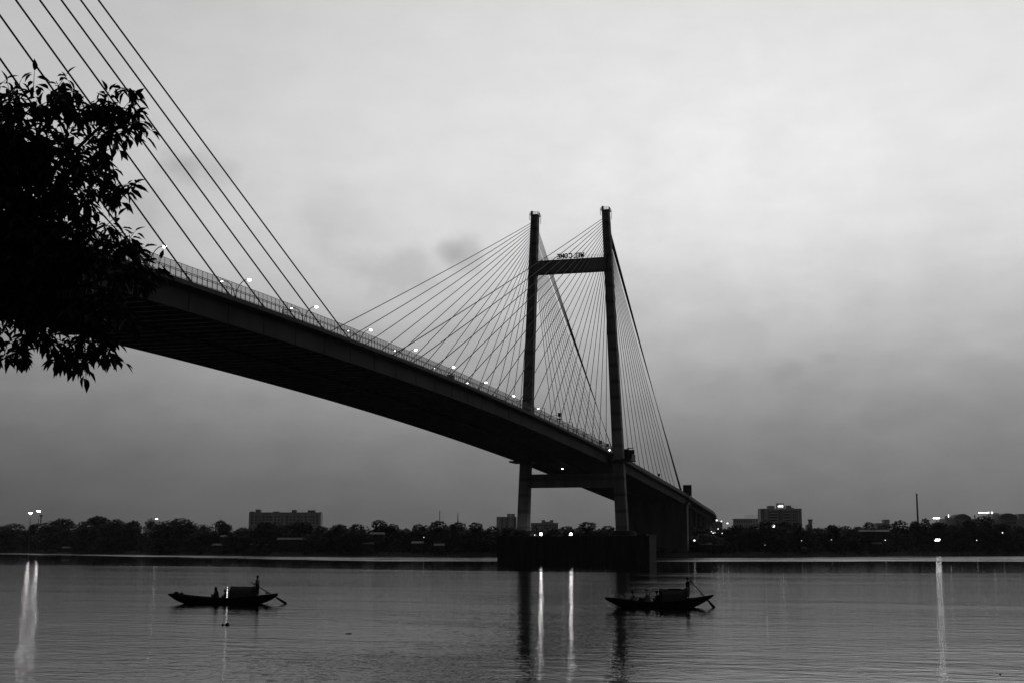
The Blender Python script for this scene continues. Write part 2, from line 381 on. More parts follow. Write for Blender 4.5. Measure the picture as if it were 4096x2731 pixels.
ZT, ZB = 127.1, 10.67
def ycen(z): return lerp(18.2, 13.48, (z-ZB)/(ZT-ZB))
def make_pylon(x0):
    piece = []
    for s in (-1, 1):
        mb = MB(); rings = []
        zz = [ZB-.5]+[ZB+(ZT-ZB)*i/24 for i in range(1, 25)]
        for z in zz:
            t = (z-ZB)/(ZT-ZB); wy = lerp(4.15, 2.55, t)/2; wx = lerp(3.6, 3.3, t)/2; yc = s*ycen(z); c = .12
            rings.append([(x0-wx, yc-wy+c, z), (x0-wx+c, yc-wy, z), (x0+wx-c, yc-wy, z), (x0+wx, yc-wy+c, z), (x0+wx, yc+wy-c, z), (x0+wx-c, yc+wy, z), (x0-wx+c, yc+wy, z), (x0-wx, yc+wy-c, z)])
        mb.loft(rings)
        leg = mb.build('pylon_leg', M_CONC, bridge)
        # anchor ledges on the river and shore faces of the leg head
        for sx in (-1, 1):
            mb = MB(); wx = 1.66
            for k in range(19): z = 124.6-k*.82; mb.box((x0+sx*(wx+.14), s*ycen(z), z), (.3, 1.1, .38))
            mb.box((x0+sx*(wx+.07), s*ycen(117.2), 117.2), (.16, .9, 15.4)); mb.build('anchor_ledges', M_CONC, leg)
        for k in range(4):
            z = 123-k*4.2; t = (z-ZB)/(ZT-ZB); wy = lerp(4.15, 2.55, t)/2
            MB().box((x0+.4, s*ycen(z)-wy-.06, z-1), (1.3, .16, 1.4)).build('anchor_block', M_CONC, leg)
        # guard rails and ladder cage on the leg head
        mb = MB(); yc = s*ycen(ZT)
        mb.box((x0, yc, ZT+.1), (3.9, 3.0, .2))
        cs = [(x0-1.9, yc-1.45), (x0+1.9, yc-1.45), (x0+1.9, yc+1.45), (x0-1.9, yc+1.45)]
        for i in range(4):
            a, b = cs[i], cs[(i+1) % 4]
            for z in (.7, 1.25): mb.tube([(a[0], a[1], ZT+z), (b[0], b[1], ZT+z)], .06, 4)
            for t in (0, .25, .5, .75): mb.tube([(lerp(a[0], b[0], t), lerp(a[1], b[1], t), ZT+.1), (lerp(a[0], b[0], t), lerp(a[1], b[1], t), ZT+1.3)], .06, 4)
        mb.box((x0-1.2, yc+.9, ZT+.95), (.8, .6, 1.5)); mb.box((x0+1.2, yc-1.2, ZT+1.0), (.25, .2, 1.7))
        for k in range(7): mb.box((x0-.6, yc+1.95, ZT+.9-k*.4), (.8, .07, .07)); mb.box((x0+.8, yc-1.9, ZT+.3-k*.5), (.7, .07, .07))
        for dx in (-1.0, -.2): mb.box((x0+dx, yc+1.95, ZT-.2), (.07, .07, 2.6))
        for dx in (.45, 1.15): mb.box((x0+dx, yc-1.9, ZT-1.2), (.07, .07, 3.6))
        mb.build('head_guard_rail', M_DARK, leg)
        # service platform round the leg at deck level
        mb = MB(); z = zd(x0)-2.6; y0, y1 = (s*14.2, s*22.4)
        ya, yb = min(y0, y1), max(y0, y1)
        mb.add([(x0-4.2, ya, z), (x0+5.2, ya, z), (x0+5.2, yb, z), (x0-4.2, yb, z), (x0-4.2, ya, z+.6), (x0+5.2, ya, z+.6), (x0+5.2, yb, z+.6), (x0-4.2, yb, z+.6)], [(0, 3, 2, 1), (4, 5, 6, 7), (0, 1, 5, 4), (1, 2, 6, 5), (2, 3, 7, 6), (3, 0, 4, 7)])
        if s < 0:
            mb.bx(x0-1.6, x0+5.1, -22.3, -22.0, z+.55, z+2.6); mb.bx(x0+4.8, x0+5.1, -21.99, -18.0, z+.55, z+4.4)
            mb.bx(x0+2.6, x0+4.79, -20.2, -17.0, z+.6, z+4.6); mb.box((x0+4, -20.4, z+4.9), (3.2, 1.6, .12)); mb.tube([(x0+4, -21, z+4.8), (x0+5, -22.2, z+5.3)], .06, 4)
        mb.build('service_platform', M_DARK, bridge)
    mb = MB(); yc = ycen(107)
    mb.bx(x0-1.35, x0+1.35, -yc+1.2, yc-1.2, 104.67, 109.7)
    ub = mb.build('upper_crossbeam', M_CONC, bridge)
    mb = MB()
    for yy in [(-9.5+i*1.1) for i in range(18)]: mb.tube([(x0-1.2, yy, 109.7), (x0-1.2, yy, 110.75)], .03, 4)
    for z in (110.25, 110.75): mb.tube([(x0-1.2, -yc+1.5, z), (x0-1.2, yc-1.5, z)], .03, 4)
    mb.build('walkway_rail', M_DARK, ub)
    mb = MB(); yc = ycen(29); mb.bx(x0-1.5, x0+1.5, -yc+1.6, yc-1.6, 26.16, 30.99); mb.build('lower_crossbeam', M_CONC, bridge)
    # the caisson pier standing in the river
    mb = MB()
    for yy, hh, ww in ((-26, .7, 3), (-9, .35, 6), (5, .5, 2.5), (15, .9, 1.6), (23, .5, 3)): mb.box((x0-2, yy, 8.72+hh/2), (7, ww, hh))
    mb.bx(x0-7, x0+7, -29.0, 26.0, -6, 8.75)
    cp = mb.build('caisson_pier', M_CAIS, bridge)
    for s in (-1, 1):
        mb2 = MB(); yc = s*18.2; ring = lambda r, z: [(x0+r*math.cos(2*PI*k/24), yc+r*math.sin(2*PI*k/24), z) for k in range(24)]
        mb2.loft([ring(7.9, -6), ring(7.9, 8.8), ring(7.6, 8.95), ring(5.3, 9.0), ring(4.4, 10.4), ring(4.1, 10.6)])
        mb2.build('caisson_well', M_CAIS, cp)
    for yy in range(-28, 27, 5): MB().bx(x0-7.35, x0-7.0, yy-.3, yy+.3, -.5, 8.2).build('fender_post', M_CAIS, cp)
    for yy in (-29, 26): MB().bx(x0-7.5, x0+7.5, yy-.15, yy+.15, 8.76, 9.3).build('edge_kerb', M_CAIS, cp)
make_pylon(0.0); make_pylon(-457.2)
# anchor pier at the landward end of the side span
mb = MB(); zt = zd(180)-4.0
for s in (-1, 1):
    yc = s*13.0; mb.bx(176.5, 182.5, yc-2.4, yc+2.4, -3, zt)
mb.bx(177.0, 182.0, -10.6, 10.6, zt-3.4, zt)
mb.bx(178.5, 181.5, -10.6, 10.6, -3, zt-3.4); mb.bx(178.6, 181.4, -14, 19, zt+.9, zt+3.1)
mb.bx(176.0, 183.2, -16.2, 18, zt, zt+.9)
mb.build('anchor_pier', M_PIER, bridge)

# stay cables: a far-side and a near-side plane on each pylon
CY = 13.17
def cable_pts(x0, sgn, s, k, n=19):         # k = 0 is the longest stay
    zt_ = 124.6-k*.82; xt = x0+sgn*1.75; yt = s*ycen(zt_)
    if sgn*(1 if x0 == 0 else -1) < 0:      # towards mid-river
        d = A_+(18-k)*SP
    else:
        if k < 7: d = 174.8+k*1.05
        else: d = 158.-(k-7)*11.55
    xa = x0+sgn*d
    return (xt, yt, zt_), (xa, s*CY, zd(xa)+.2)
def cable(mb, a, b, r):
    n = 6 if r > .07 else 5; pts = []
    a, b = Vector(a), Vector(b); Lh = (b-a).length; sag = Lh*Lh*1.2e-5
    for i in range(9): t = i/8; pts.append(a.lerp(b, t)-Vector((0, 0, 4*sag*t*(1-t))))
    mb.tube(pts, r, n); d = (a-b).normalized(); mb.tube([b-d*.3, b+d*2.6], r*1.55, 6)
for s in (1, -1):
    for k in range(19):
        for sgn in (-1, 1):
            mb = MB(); a, b = cable_pts(0.0, sgn, s, k); cable(mb, a, b, .105 if not (sgn > 0 and k < 7) else (.12 if s < 0 else .085)); mb.build('stay_cable', M_CABLE, bridge)
for k in range(19):
    mb = MB(); a, b = cable_pts(-457.2, 1, -1, k); cable(mb, a, b, .125); mb.build('stay_cable', M_CABLE, bridge)
mb = MB()
for s, sg in ((1, 1), (1, -1), (-1, -1)):
    for k in range(19): a, b = cable_pts(-457.2, sg, s, k); cable(mb, a, b, .125)
mb.build('further_stay_cables', M_CABLE, bridge, kind='stuff')

# curved approach viaduct beyond the side span
def viaduct():
    t = thing('approach_viaduct', 'curved concrete approach viaduct bending away behind the far end of the bridge', 'viaduct', (183, 0, 0))
    near = [(183.4, -15.6, 29.9), (210, -14.6, 28.95), (245, -12.5, 28.2), (280, -10.3, 27.5), (320, -7.8, 27.0), (360, -5.0, 26.5), (395, -1.6, 26.25), (430, 2.1, 25.96), (465, 6.0, 25.6), (500, 10.3, 25.1), (550, 19, 24.4), (600, 29, 23.2), (660, 42, 21), (720, 56, 18)]
    P = [Vector(p)-Vector((183, 0, 0)) for p in near]
    def normal(i):
        d = P[min(i+1, len(P)-1)]-P[max(i-1, 0)]; d.z = 0; d.normalize(); return Vector((-d.y, d.x, 0))
    def prof(pr): return [[P[i]+normal(i)*y+Vector((0, 0, z)) for y, z in pr] for i in range(len(P))]
    MB().loft(prof([(0, -1.6), (1.2, -1.9), (3.2, -2.1), (3.4, -3.9), (26, -3.9), (26.2, -2.1), (29, -1.6), (29, -.9), (0, -.9)])).build('viaduct_deck', M_GIRD, t)
    MB().loft(prof([(-.05, -1.55), (-.05, .02), (.3, .02), (.3, -.9), (.3, -1.55)])).build('parapet', M_PARA, t)
    for i in range(1, 12):
        n = normal(i)
        for off in (5.5, 23.5):
            c = P[i]+n*off; mb = MB(); top = P[i].z-3.9
            ring = lambda r, z: [(c.x+r*math.cos(2*PI*k/12), c.y+r*math.sin(2*PI*k/12), z) for k in range(12)]
            mb.loft([ring(1.1, -1), ring(1.1, top-1.5), ring(1.9, top)]).build('viaduct_pier', M_PIER, t)
viaduct()

# ---------------------------------------------------------------- things on the bridge
def arc_arm(sy, reach=2.3, h0=4.9, h1=8.8):
    return [(0, sy*reach*(1-math.cos(a)), h0+(h1-h0)*math.sin(a)) for a in [PI/2*i/8 for i in range(9)]]
def twin_lamp(lit=(True, True)):
    t = thing('street_lamp', '', 'street lamp')
    mb = MB(); mb.tube([(0, 0, 0), (0, 0, 4.7)], .13, 8, .10); mb.tube([(0, 0, 0), (0, 0, .5)], .2, 8); mb.build('pole', M_STEEL, t)
    for s, l in zip((-1, 1), lit):
        pts = arc_arm(s); mb = MB(); mb.tube(pts, .075, 6); a = mb.build('lamp_arm', M_STEEL, t)
        y = s*2.3; e = Vector(pts[-1])
        MB().ball((0, e.y+s*.35, e.z+.06), (.2, .5, .11)).build('lamp_housing', M_STEEL, a)
        if l: MB().ball((0, e.y+s*.38, e.z-.07), (.27, .36, .22) if s < 0 else (.16, .22, .12)).build('lamp_glass', M_LAMP, a)
    return t
ordw = ['leftmost', 'second from the left', 'third from the left', 'fourth from the left', 'fifth from the left', 'sixth from the left', 'seventh from the left', 'eighth from the left', 'ninth from the left', 'tenth from the left', 'eleventh from the left', 'twelfth from the left']
base = twin_lamp(); base1 = None
tips = ['its head glowing beside the tree leaves', 'standing between two thick stay cables', 'just left of the slatted sign', 'near where the two cable fans meet', 'right of where the cable fans meet', 'under the fan of the far pylon', 'left of the pylon cables crossing', 'close before the far pylon leg']
for i in range(11):
    X = -289.5+28.85*i
    lab = 'twin-armed lit street lamp on the bridge deck, ' + (tips[i] if i < 8 else ordw[i]+' of its row')
    if i == 7: base = twin_lamp((True, False))
    if i == 9: base = twin_lamp((False, False))
    lab = lab.replace(' lit ', ' half-lit ' if 7 <= i < 9 else ' unlit ' if i >= 9 else ' lit ')
    o = base if i in (0, 7, 9) else dup(base, (X, 0, zd(X)+.16), 0)
    o.location = (X, 0, zd(X)+.16); o['label'] = lab; o['group'] = 'twin street lamps along the bridge median'
def arm_lamp():
    t = thing('cantilever_lamp', '', 'lamp post', group='unlit lamp posts along the bridge railing')
    mb = MB(); mb.tube([(0, 0, 0), (0, 0, 4.0)], .09, 6); mb.tube([(0, 0, 0), (0, 0, .3)], .16, 6); mb.build('pole', M_DARK, t)
    MB().tube([(0, 0, 3.9), (0, .5, 4.15), (0, 1.2, 4.15), (0, 3.2, 3.95)], .06, 5).build('lamp_arm', M_DARK, t)
    MB().ball((0, 3.3, 3.9), (.16, .55, .1)).build('lamp_housing', M_DARK, t)
    return t
al = arm_lamp(); xsl = [-318.5, -112, -94, -76, -58, -42, -26]
for i, X in enumerate(xsl):
    o = al if i == 0 else dup(al, (0, 0, 0)); o.location = (X, -13.9, zd(X)+.13)
    o['label'] = ['unlit cantilever lamp post behind the railing next to the tree leaves', 'unlit short lamp post on the deck left of the far pylon leg', 'unlit short lamp post on the deck just before the far pylon leg', 'unlit short lamp post showing against the far pylon leg', 'unlit short lamp post just right of the far pylon leg', 'unlit short lamp post midway between the two pylon legs', 'unlit short lamp post nearest the near pylon leg on the left'][i]
# slatted sign board
X = -266.; t = thing('slatted_board', 'small dark slatted board standing on the deck behind the railing', 'sign', (X, -12.6, zd(X)+.15))
mb = MB()
for k in range(7): mb.box((0, 0, .45+k*.26), (.10, 1.7, .1))
mb.build('slats', M_DARK, t); MB().box((0, -.8, 1.1), (.1, .1, 2.2)).box((0, .8, 1.1), (.1, .1, 2.2)).build('posts', M_DARK, t)
X = -178.; t = thing('control_cabinet', 'dark box-shaped cabinet on the deck behind the railing', 'cabinet', (X, -12.8, zd(X)+.15))
MB().box((0, 0, .9), (2.4, .9, 1.5)).build('cabinet_body', M_DARK, t); MB().box((0, 0, 1.72), (2.7, 1.1, .12)).build('cabinet_lid', M_DARK, t); MB().box((-.6, -.47, .9), (.8, .03, 1.2)).build('door', M_STEEL, t)
def signal(X, lab, h=3.2, y=-14.3):
    t = thing('traffic_signal', lab, 'traffic signal', (X, y, zd(X)+.13))
    MB().tube([(0, 0, 0), (0, 0, h-.8)], .09, 6).build('pole', M_DARK, t); b = MB().box((0, 0, h-.35), (.6, .8, 1.1)).box((0, 0, h+.25), (.75, .9, .08)).build('signal_box', M_DARK, t)
    MB().box((0, 0, h-1.6), (.9, 1.2, .3)).build('bracket', M_DARK, t)
signal(-77.5, 'dark box-headed signal above the railing between the pylon legs', 4.4); signal(-17, 'dark signal head low over the deck, left one beside near leg', 2.6); signal(0.8-6, 'dark signal head right against the near pylon leg', 2.8); signal(104, 'small dark signal standing up from the side span parapet', 3.0)
# hoarding at the end of the side span
t = thing('hoarding', 'dark rectangular hoarding seen from behind at the end of the cable-stayed span', 'hoarding', (183.5, -14.9, zd(183)))
MB().box((0, 0, 3.0), (.15, 4.2, 5.4)).build('panel', M_DARK, t)
mb = MB()
for s in (-1, 1):
    mb.box((-.25, s*2.0, 2.4), (.15, .15, 6.2))
for k in range(3):
    z = .9+k*1.7
    for y in (-1.3, 0, 1.3): mb.tube([(-.2, y-.65, z), (-.2, y+.65, z+1.6)], .05, 4); mb.tube([(-.2, y+.65, z), (-.2, y-.65, z+1.6)], .05, 4)
mb.build('lattice_frame', M_STEEL, t)
# lamps on and under the bridge
def lamp_on_post(name, lab, loc, h, m, r, cat='lamp', group=None):
    t = thing(name, lab, cat, loc, group=group)
    MB().tube([(0, 0, 0), (0, 0, h)], .07, 5).build('pole', M_DARK, t); MB().ball((0, 0, h+r*.6), r).build('lamp_glass', m, t); MB().box((0, 0, h+r*1.6), (r*1.6, r*1.6, .08)).build('lamp_hood', M_DARK, t); return t
lamp_on_post('pier_lamp', 'bright round lamp on the caisson just right of the far leg', (-6.6, 9.99, 8.75), .45, M_PIERLAMP, .42, group='bright lamps on the caisson')
lamp_on_post('pier_lamp', 'bright round lamp on the caisson midway between the two legs', (-6.6, -.95, 8.75), .45, M_PIERLAMP, .42, group='bright lamps on the caisson')
t = thing('hook_lamp', 'small dim hooked lamp close beside the far pylon leg on the caisson', 'lamp', (-6.4, 11.64, 8.75)); MB().tube([(0, 0, 0), (0, 0, .7), (0, .3, .8), (0, .6, .6)], .05, 5).build('pole', M_DARK, t); MB().ball((0, .6, .5), .15).build('lamp_glass', M_DIM, t)
t = thing('underdeck_lamp', 'small bright lamp hanging under the deck above the lower crossbeam', 'lamp', (6, 5.0, 33.2)); MB().tube([(0, 0, .9), (0, 0, .2)], .06, 5).build('bracket', M_DARK, t); MB().ball((0, 0, 0), (.2, .28, .18)).build('lamp_glass', M_LAMP, t)
p = at_depth(2438, 1799, 470); t = thing('deck_lamp', 'bright lamp at railing height just left of the near pylon leg', 'lamp', (p.x, p.y, zd(p.x)+.15)); MB().tube([(0, 0, 0), (0, 0, p.z-zd(p.x)-.3)], .06, 5).build('pole', M_DARK, t); MB().ball((0, 0, p.z-zd(p.x)-.15), (.2, .26, .18)).build('lamp_glass', M_LAMP, t)

# WELCOME letters on the crossbeam, facing the far bank
t = thing('welcome_sign', 'WELCOME in dark block letters seen from behind on the upper crossbeam', 'sign', (-.35, 0, 109.7))
GLYPH = {  # strokes on a 1 x 1.5 cell, read from the far bank side
    'W': [((0, 1.5), (.22, 0)), ((.22, 0), (.5, 1.1)), ((.5, 1.1), (.78, 0)), ((.78, 0), (1, 1.5))],
    'E': [((.1, 0), (.1, 1.5)), ((.1, 1.38), (.95, 1.38)), ((.1, .76), (.8, .76)), ((.1, .12), (.95, .12))],
    'L': [((.1, 0), (.1, 1.5)), ((.1, .12), (.95, .12))],
    'C': [((.95, 1.2), (.72, 1.4)), ((.72, 1.4), (.35, 1.4)), ((.35, 1.4), (.1, 1.1)), ((.1, 1.1), (.1, .4)), ((.1, .4), (.35, .1)), ((.35, .1), (.72, .1)), ((.72, .1), (.95, .3))],
    'O': [((.3, 1.4), (.7, 1.4)), ((.7, 1.4), (.95, 1.1)), ((.95, 1.1), (.95, .4)), ((.95, .4), (.7, .1)), ((.7, .1), (.3, .1)), ((.3, .1), (.05, .4)), ((.05, .4), (.05, 1.1)), ((.05, 1.1), (.3, 1.4))],
    'M': [((.06, 0), (.06, 1.5)), ((.06, 1.45), (.5, .45)), ((.5, .45), (.94, 1.45)), ((.94, 1.5), (.94, 0))]}
def letter(ch, y, parent, m, w=1.12, h=1.8, z=.5, th=.19):
    mb = MB()
    for i, ((a, b), (c, d)) in enumerate(GLYPH[ch]):
        p = Vector(((a-.5)*w, b/1.5*h)); q = Vector(((c-.5)*w, d/1.5*h)); dd = (q-p).normalized(); n = Vector((-dd.y, dd.x))*th; e = dd*.06; dx = .09+.004*i
        mb.add([(x, v.x, v.y) for x in (-dx, dx) for v in (p-e-n, q+e-n, q+e+n, p-e+n)], [(0, 3, 2, 1), (4, 5, 6, 7), (0, 1, 5, 4), (1, 2, 6, 5), (2, 3, 7, 6), (3, 0, 4, 7)])
    mb.build('letter', m, parent, loc=(0, y, z))
for ch, y in zip('WELCOME', (-4.5, -3.04, -1.75, -.1, 1.6, 3.05, 4.5)): letter(ch, y, t, M_CABLE)
mb = MB()
for z in (.15, 2.15): mb.tube([(-.15, -5.5, z), (-.15, 5.4, z)], .025, 4)
for i in range(12): y = -5.5+i*.99; mb.tube([(-.15, y, 0), (-.15, y, 2.2)], .02, 4)
mb.build('sign_frame', M_DARK, t)

# ---------------------------------------------------------------- buildings and masts beyond the far bank
def bpos(px, d): p = at_depth(px, 2182, d); return Vector((p.x, p.y, 0))
def ztop(py, d): return CAM.z+(2182-py)*d/F*1.012
FACE = YAW                       # facades roughly face the river and camera
def building(name, lab, cat, x0, x1, ytop, d, depth=14, m=None, rz=0.0):
    c = bpos((x0+x1)/2, d); w = (x1-x0)*d/F; t = thing(name, lab, cat, c, FACE+rz)
    h = ztop(ytop, d)
    MB().box((depth/2, 0, h/2), (depth, w, h)).build('wall', m or M_BLDG, t)
    return t, w, h
def windows(t, w, h, nx, nz, z0, z1, ww=1.4, wh=1.3, y0=None, y1=None, lit=(), x=-.03):
    y0 = -w/2+1.5 if y0 is None else y0; y1 = w/2-1.5 if y1 is None else y1
    for i in range(nx):
        for k in range(nz):
            y = lerp(y0, y1, (i+.5)/nx); z = lerp(z0, z1, (k+.5)/nz)
            o = MB().box((x, y, z), (.12, ww, wh)).box((x-.1, y, z+wh/2+.2), (.5, ww+.3, .12)).build('window', M_WINLIT if (i, k) in lit else M_WIN, t)
# wide slab block, left
t, w, h = building('apartment_block', 'wide flat-roofed apartment block rising behind the trees left of the bridge', 'building', 992, 1280, 2052, 1500, 16)
mb = MB()
for px0, px1, py in ((994, 1010, 2046), (1016, 1036, 2038), (1088, 1110, 2046), (1162, 1180, 2040), (1226, 1255, 2041), (1276, 1280, 2048)):
    ya = -((px0-1136)*1500/F); yb = -((px1-1136)*1500/F); mb.bx(3, 9, yb, ya, h, ztop(py, 1500))
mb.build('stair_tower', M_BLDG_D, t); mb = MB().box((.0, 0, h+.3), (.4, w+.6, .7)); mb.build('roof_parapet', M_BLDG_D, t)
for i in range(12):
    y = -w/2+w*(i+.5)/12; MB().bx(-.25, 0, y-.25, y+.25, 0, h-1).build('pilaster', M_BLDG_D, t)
MB().bx(-.4, 0, .8, 2.6, 6, h-3).build('light_stair_strip', mat('pale_render', .6, .8, .1, .3), t)
windows(t, w, h, 18, 3, h-13, h-3, 2.2, 1.1)
# twin blocks behind the far leg
t, w, h = building('tower_block', 'pale block with vertical bands just left of the far pylon leg', 'building', 1986, 2066, 2067, 1500, 14)
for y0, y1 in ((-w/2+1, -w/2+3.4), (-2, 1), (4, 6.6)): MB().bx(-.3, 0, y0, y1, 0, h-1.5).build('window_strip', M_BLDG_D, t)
for px in (2036, 2052): y = -((px-2026)*1500/F); MB().bx(2, 7, y-2.1, y+2.1, h, ztop(2055, 1500)).build('water_tank', M_BLDG, t)
t, w, h = building('stepped_block', 'low stepped pale block seen between the pylon legs', 'building', 2124, 2233, 2091, 1400, 14)
for a, b, py in ((2167, 2181, 2080), (2200, 2214, 2080), (2181, 2200, 2086)): ya = -((a-2178.5)*1400/F); yb = -((b-2178.5)*1400/F); MB().bx(1, 8, yb, ya, h, ztop(py, 1400)).build('roof_block', M_BLDG, t)
windows(t, w, h, 9, 3, h-10, h-1.5, 1.6, 1.3)
# block under construction, right: open frame
d = 1500; c = bpos(2990, d); t = thing('concrete_frame_block', 'unfinished open-frame concrete block right of the viaduct', 'building', c, FACE); h = ztop(2076, d); w = 105*d/F
mb = MB(); nf = 7
for k in range(nf+1): mb.box((5, 0, h*k/nf), (10, w, .9))
mb.build('floor_slab', M_BLDG, t); mb = MB()
for i in range(12): mb.box((0.3, -w/2+w*i/11, h/2), (.9, .95, h))
mb.build('column', M_BLDG, t); MB().box((8, 0, h/2), (.4, w-1, h-.2)).build('rear_wall', M_BLDG_D, t)
mb = MB()
for i in range(7): y = -w/2+w*i/11; mb.tube([(1, y, h), (1, y, h+4.2)], .13, 4)
mb.tube([(1, -w/2, h+3.6), (1, -w/2+w*6/11, h+3.6)], .1, 4); mb.build('reinforcing_bars', M_DARK, t)
# hospital-like tower
d = 1450; t, w, h = building('tall_tower_block', 'tall stepped tower block with glowing rooftop sign right of the viaduct', 'building', 3047, 3211, 2035, d, 18)
yy = lambda px, c=3129: -((px-c)*d/F)
for a, b, py, dx, m in ((3077, 3103, 2024, 0, M_BLDG), (3117, 3142, 2014, 2, M_BLDG_D), (3148, 3170, 2023, 0, M_BLDG), (3170, 3180, 2031, 1, M_BLDG)): MB().bx(dx, dx+9, yy(b), yy(a), h, ztop(py, d)).build('roof_block', m, t)
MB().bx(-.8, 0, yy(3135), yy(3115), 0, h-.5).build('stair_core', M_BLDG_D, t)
for px in (3050, 3056, 3076, 3170, 3192, 3203): MB().bx(-.5, 0, yy(px+2), yy(px-1), 0, h-1).build('dark_strip', M_BLDG_D, t)  # narrow upright strips of the darker render, proud of the wall
windows(t, w, h, 3, 7, h-24, h-2, 3.0, 1.3, yy(3112), yy(3080), lit=((1, 1),)); windows(t, w, h, 3, 7, h-24, h-2, 3.0, 1.3, yy(3166), yy(3138), lit=((1, 0),)); windows(t, w, h, 2, 7, h-24, h-2, 1.6, 1.3, yy(3190), yy(3174))
for i, (a, b, hh) in enumerate(((3115, 3120, 1.5), (3121, 3125, 2.0), (3126, 3130, 1.7), (3131, 3136, 2.0))):
    MB().bx(-1.1, -.9, yy(b), yy(a)-.2, h+1.6, h+1.6+hh).build('sign_character', M_SIGNLIT, t)
t, w, h = building('water_tank_tower', 'narrow roof tank tower standing alone right of the tall tower block', 'tower', 3240, 3252, 2079, 1200, 4); MB().box((2, 0, h-.2), (4.6, 3.6, 1.2)).build('tank_rim', M_BLDG_D, t)
t, w, h = building('low_block', 'low flat-roofed block half hidden by trees left of the tall chimney', 'building', 3508, 3560, 2092, 1000, 12); MB().bx(2, 8, yy(3556, 3534), yy(3540, 3534), h, ztop(2078, 1000)).build('roof_block', M_BLDG, t); windows(t, w, h, 4, 3, h-10, h-1.5)
# chimney
p = bpos(3676, 1100); t = thing('chimney', 'tall thin chimney stack standing above the trees at right', 'chimney', p)
mb = MB(); hh = ztop(1976, 1100); ring = lambda r, z: [(r*math.cos(2*PI*k/14), r*math.sin(2*PI*k/14), z) for k in range(14)]
mb.loft([ring(.95, 0), ring(.62, hh-.8), ring(.72, hh-.75), ring(.72, hh)]).build('stack', mat('chimney_concrete', .07, .9, .2, .5), t); MB().loft([ring(.8, hh-8.2), ring(.8, hh-8)]).build('rim_band', M_DARK, t)
for px, py, lab in ((1758, 2042, 'thin pole mast rising from trees left of the far leg'), (468+1363, 2051, 'small lattice mast in the trees left of the far leg')):
    d = 1300; p = bpos(px, d); h = ztop(py, d); t = thing('radio_mast', lab, 'mast', p); lat = px > 1800
    mb = MB()
    if lat:
        for s in (0, 2.1, 4.2): mb.tube([(math.cos(s)*1.9, math.sin(s)*1.9, 0), (0, 0, h)], .22, 4)
        for k in range(9): z = h*k/10; r = 1.9*(1-z/h); mb.tube([(r, 0, z), (-r*.5, r*.8, z+1.5), (-r*.5, -r*.8, z+3)], .12, 4)
    else: mb.tube([(0, 0, 0), (0, 0, h)], .5, 6, .3)
    mb.build('mast_frame', M_DARK, t)
# hotel-like building on the right edge, arched roofs and script sign
d = 950
def hotel():
    t = thing('arched_roof_hall', 'long hall with curved roofs and glowing script sign at far right', 'building', bpos(3930, d), FACE); y_ = lambda px: -((px-3930)*d/F)
    h = ztop(2075, d); MB().bx(2, 16, y_(4110), y_(3790), 0, h).build('wall', M_BLDG, t)
    for a, b, top, bot in ((3825, 3893, 2056, 2070), (4008, 4078, 2053, 2066)):
        mb = MB(); n = 14; za, zb = ztop(bot, d), ztop(top, d); pts = []
        for i in range(n+1): u = i/n; pts.append((lerp(y_(a), y_(b), u), za+(zb-za)*(1-(2*u-1)**2)))
        ring = [(y, z) for y, z in pts]+[(y_(b), h), (y_(a), h)]
        mb.loft([[(1, y, z) for y, z in ring], [(14, y, z) for y, z in ring]]).build('arched_roof', M_BLDG_D, t)
        MB().bx(.6, 1, y_(b-6), y_(a+6), h-3.2, h-1.8).build('light_fascia', M_ROOF, t)
    MB().bx(3, 12, y_(4008), y_(3978), h, ztop(2052, d)).build('roof_block', M_BLDG, t); MB().bx(3, 9, y_(4120), y_(4088), h, ztop(2055, d)).build('roof_block', M_BLDG, t)
    MB().bx(1.5, 4, y_(3802), y_(3791), 0, ztop(2064, d)).build('entrance_tower', M_BLDG, t)
    for k, yy2 in enumerate(range(3830, 4080, 22)): MB().box((1.9, y_(yy2), h-5.5), (.2, 2.0, 1.2)).build('window', M_WIN, t)
    # script sign: seven rounded characters on the roof
    s = thing('rooftop_script_sign', 'glowing row of rounded script characters with a round emblem on the roof', 'sign', bpos(3944, d-2)+Vector((0, 0, ztop(2056, d))), FACE)
    y2 = lambda px: -((px-3944)*d/F)
    for i in range(7):
        px = 3923+i*6.4; c = y2(px); pts = []; tall = 2.0 if i == 6 else 1.35
        for j in range(9): a = -0.5+j*(PI+.9)/8; pts.append((0, c+math.cos(a)*.38, .55+math.sin(a)*tall*.42))
        MB().tube(pts, .13, 5).build('sign_character', M_SIGNLIT, s)
    MB().ball((0, y2(3975), .8), (.15, .85, .8)).build('round_emblem', M_DIM, s); MB().box((.5, y2(3948), -.15), (.5, 11, .3)).build('sign_rail', M_DARK, s)
    e = thing('lit_finial', 'slim glowing upright light on the small tower beside the arched roof', 'lamp', bpos(3800, d-4)+Vector((0, 0, ztop(2071, d))), FACE); MB().tube([(0, 0, -2), (0, 0, 0)], .12, 5).build('pole', M_DARK, e); MB().ball((0, 0, 1.1), (.25, .3, 1.2)).build('lamp_glass', M_SIGNLIT, e)
hotel()
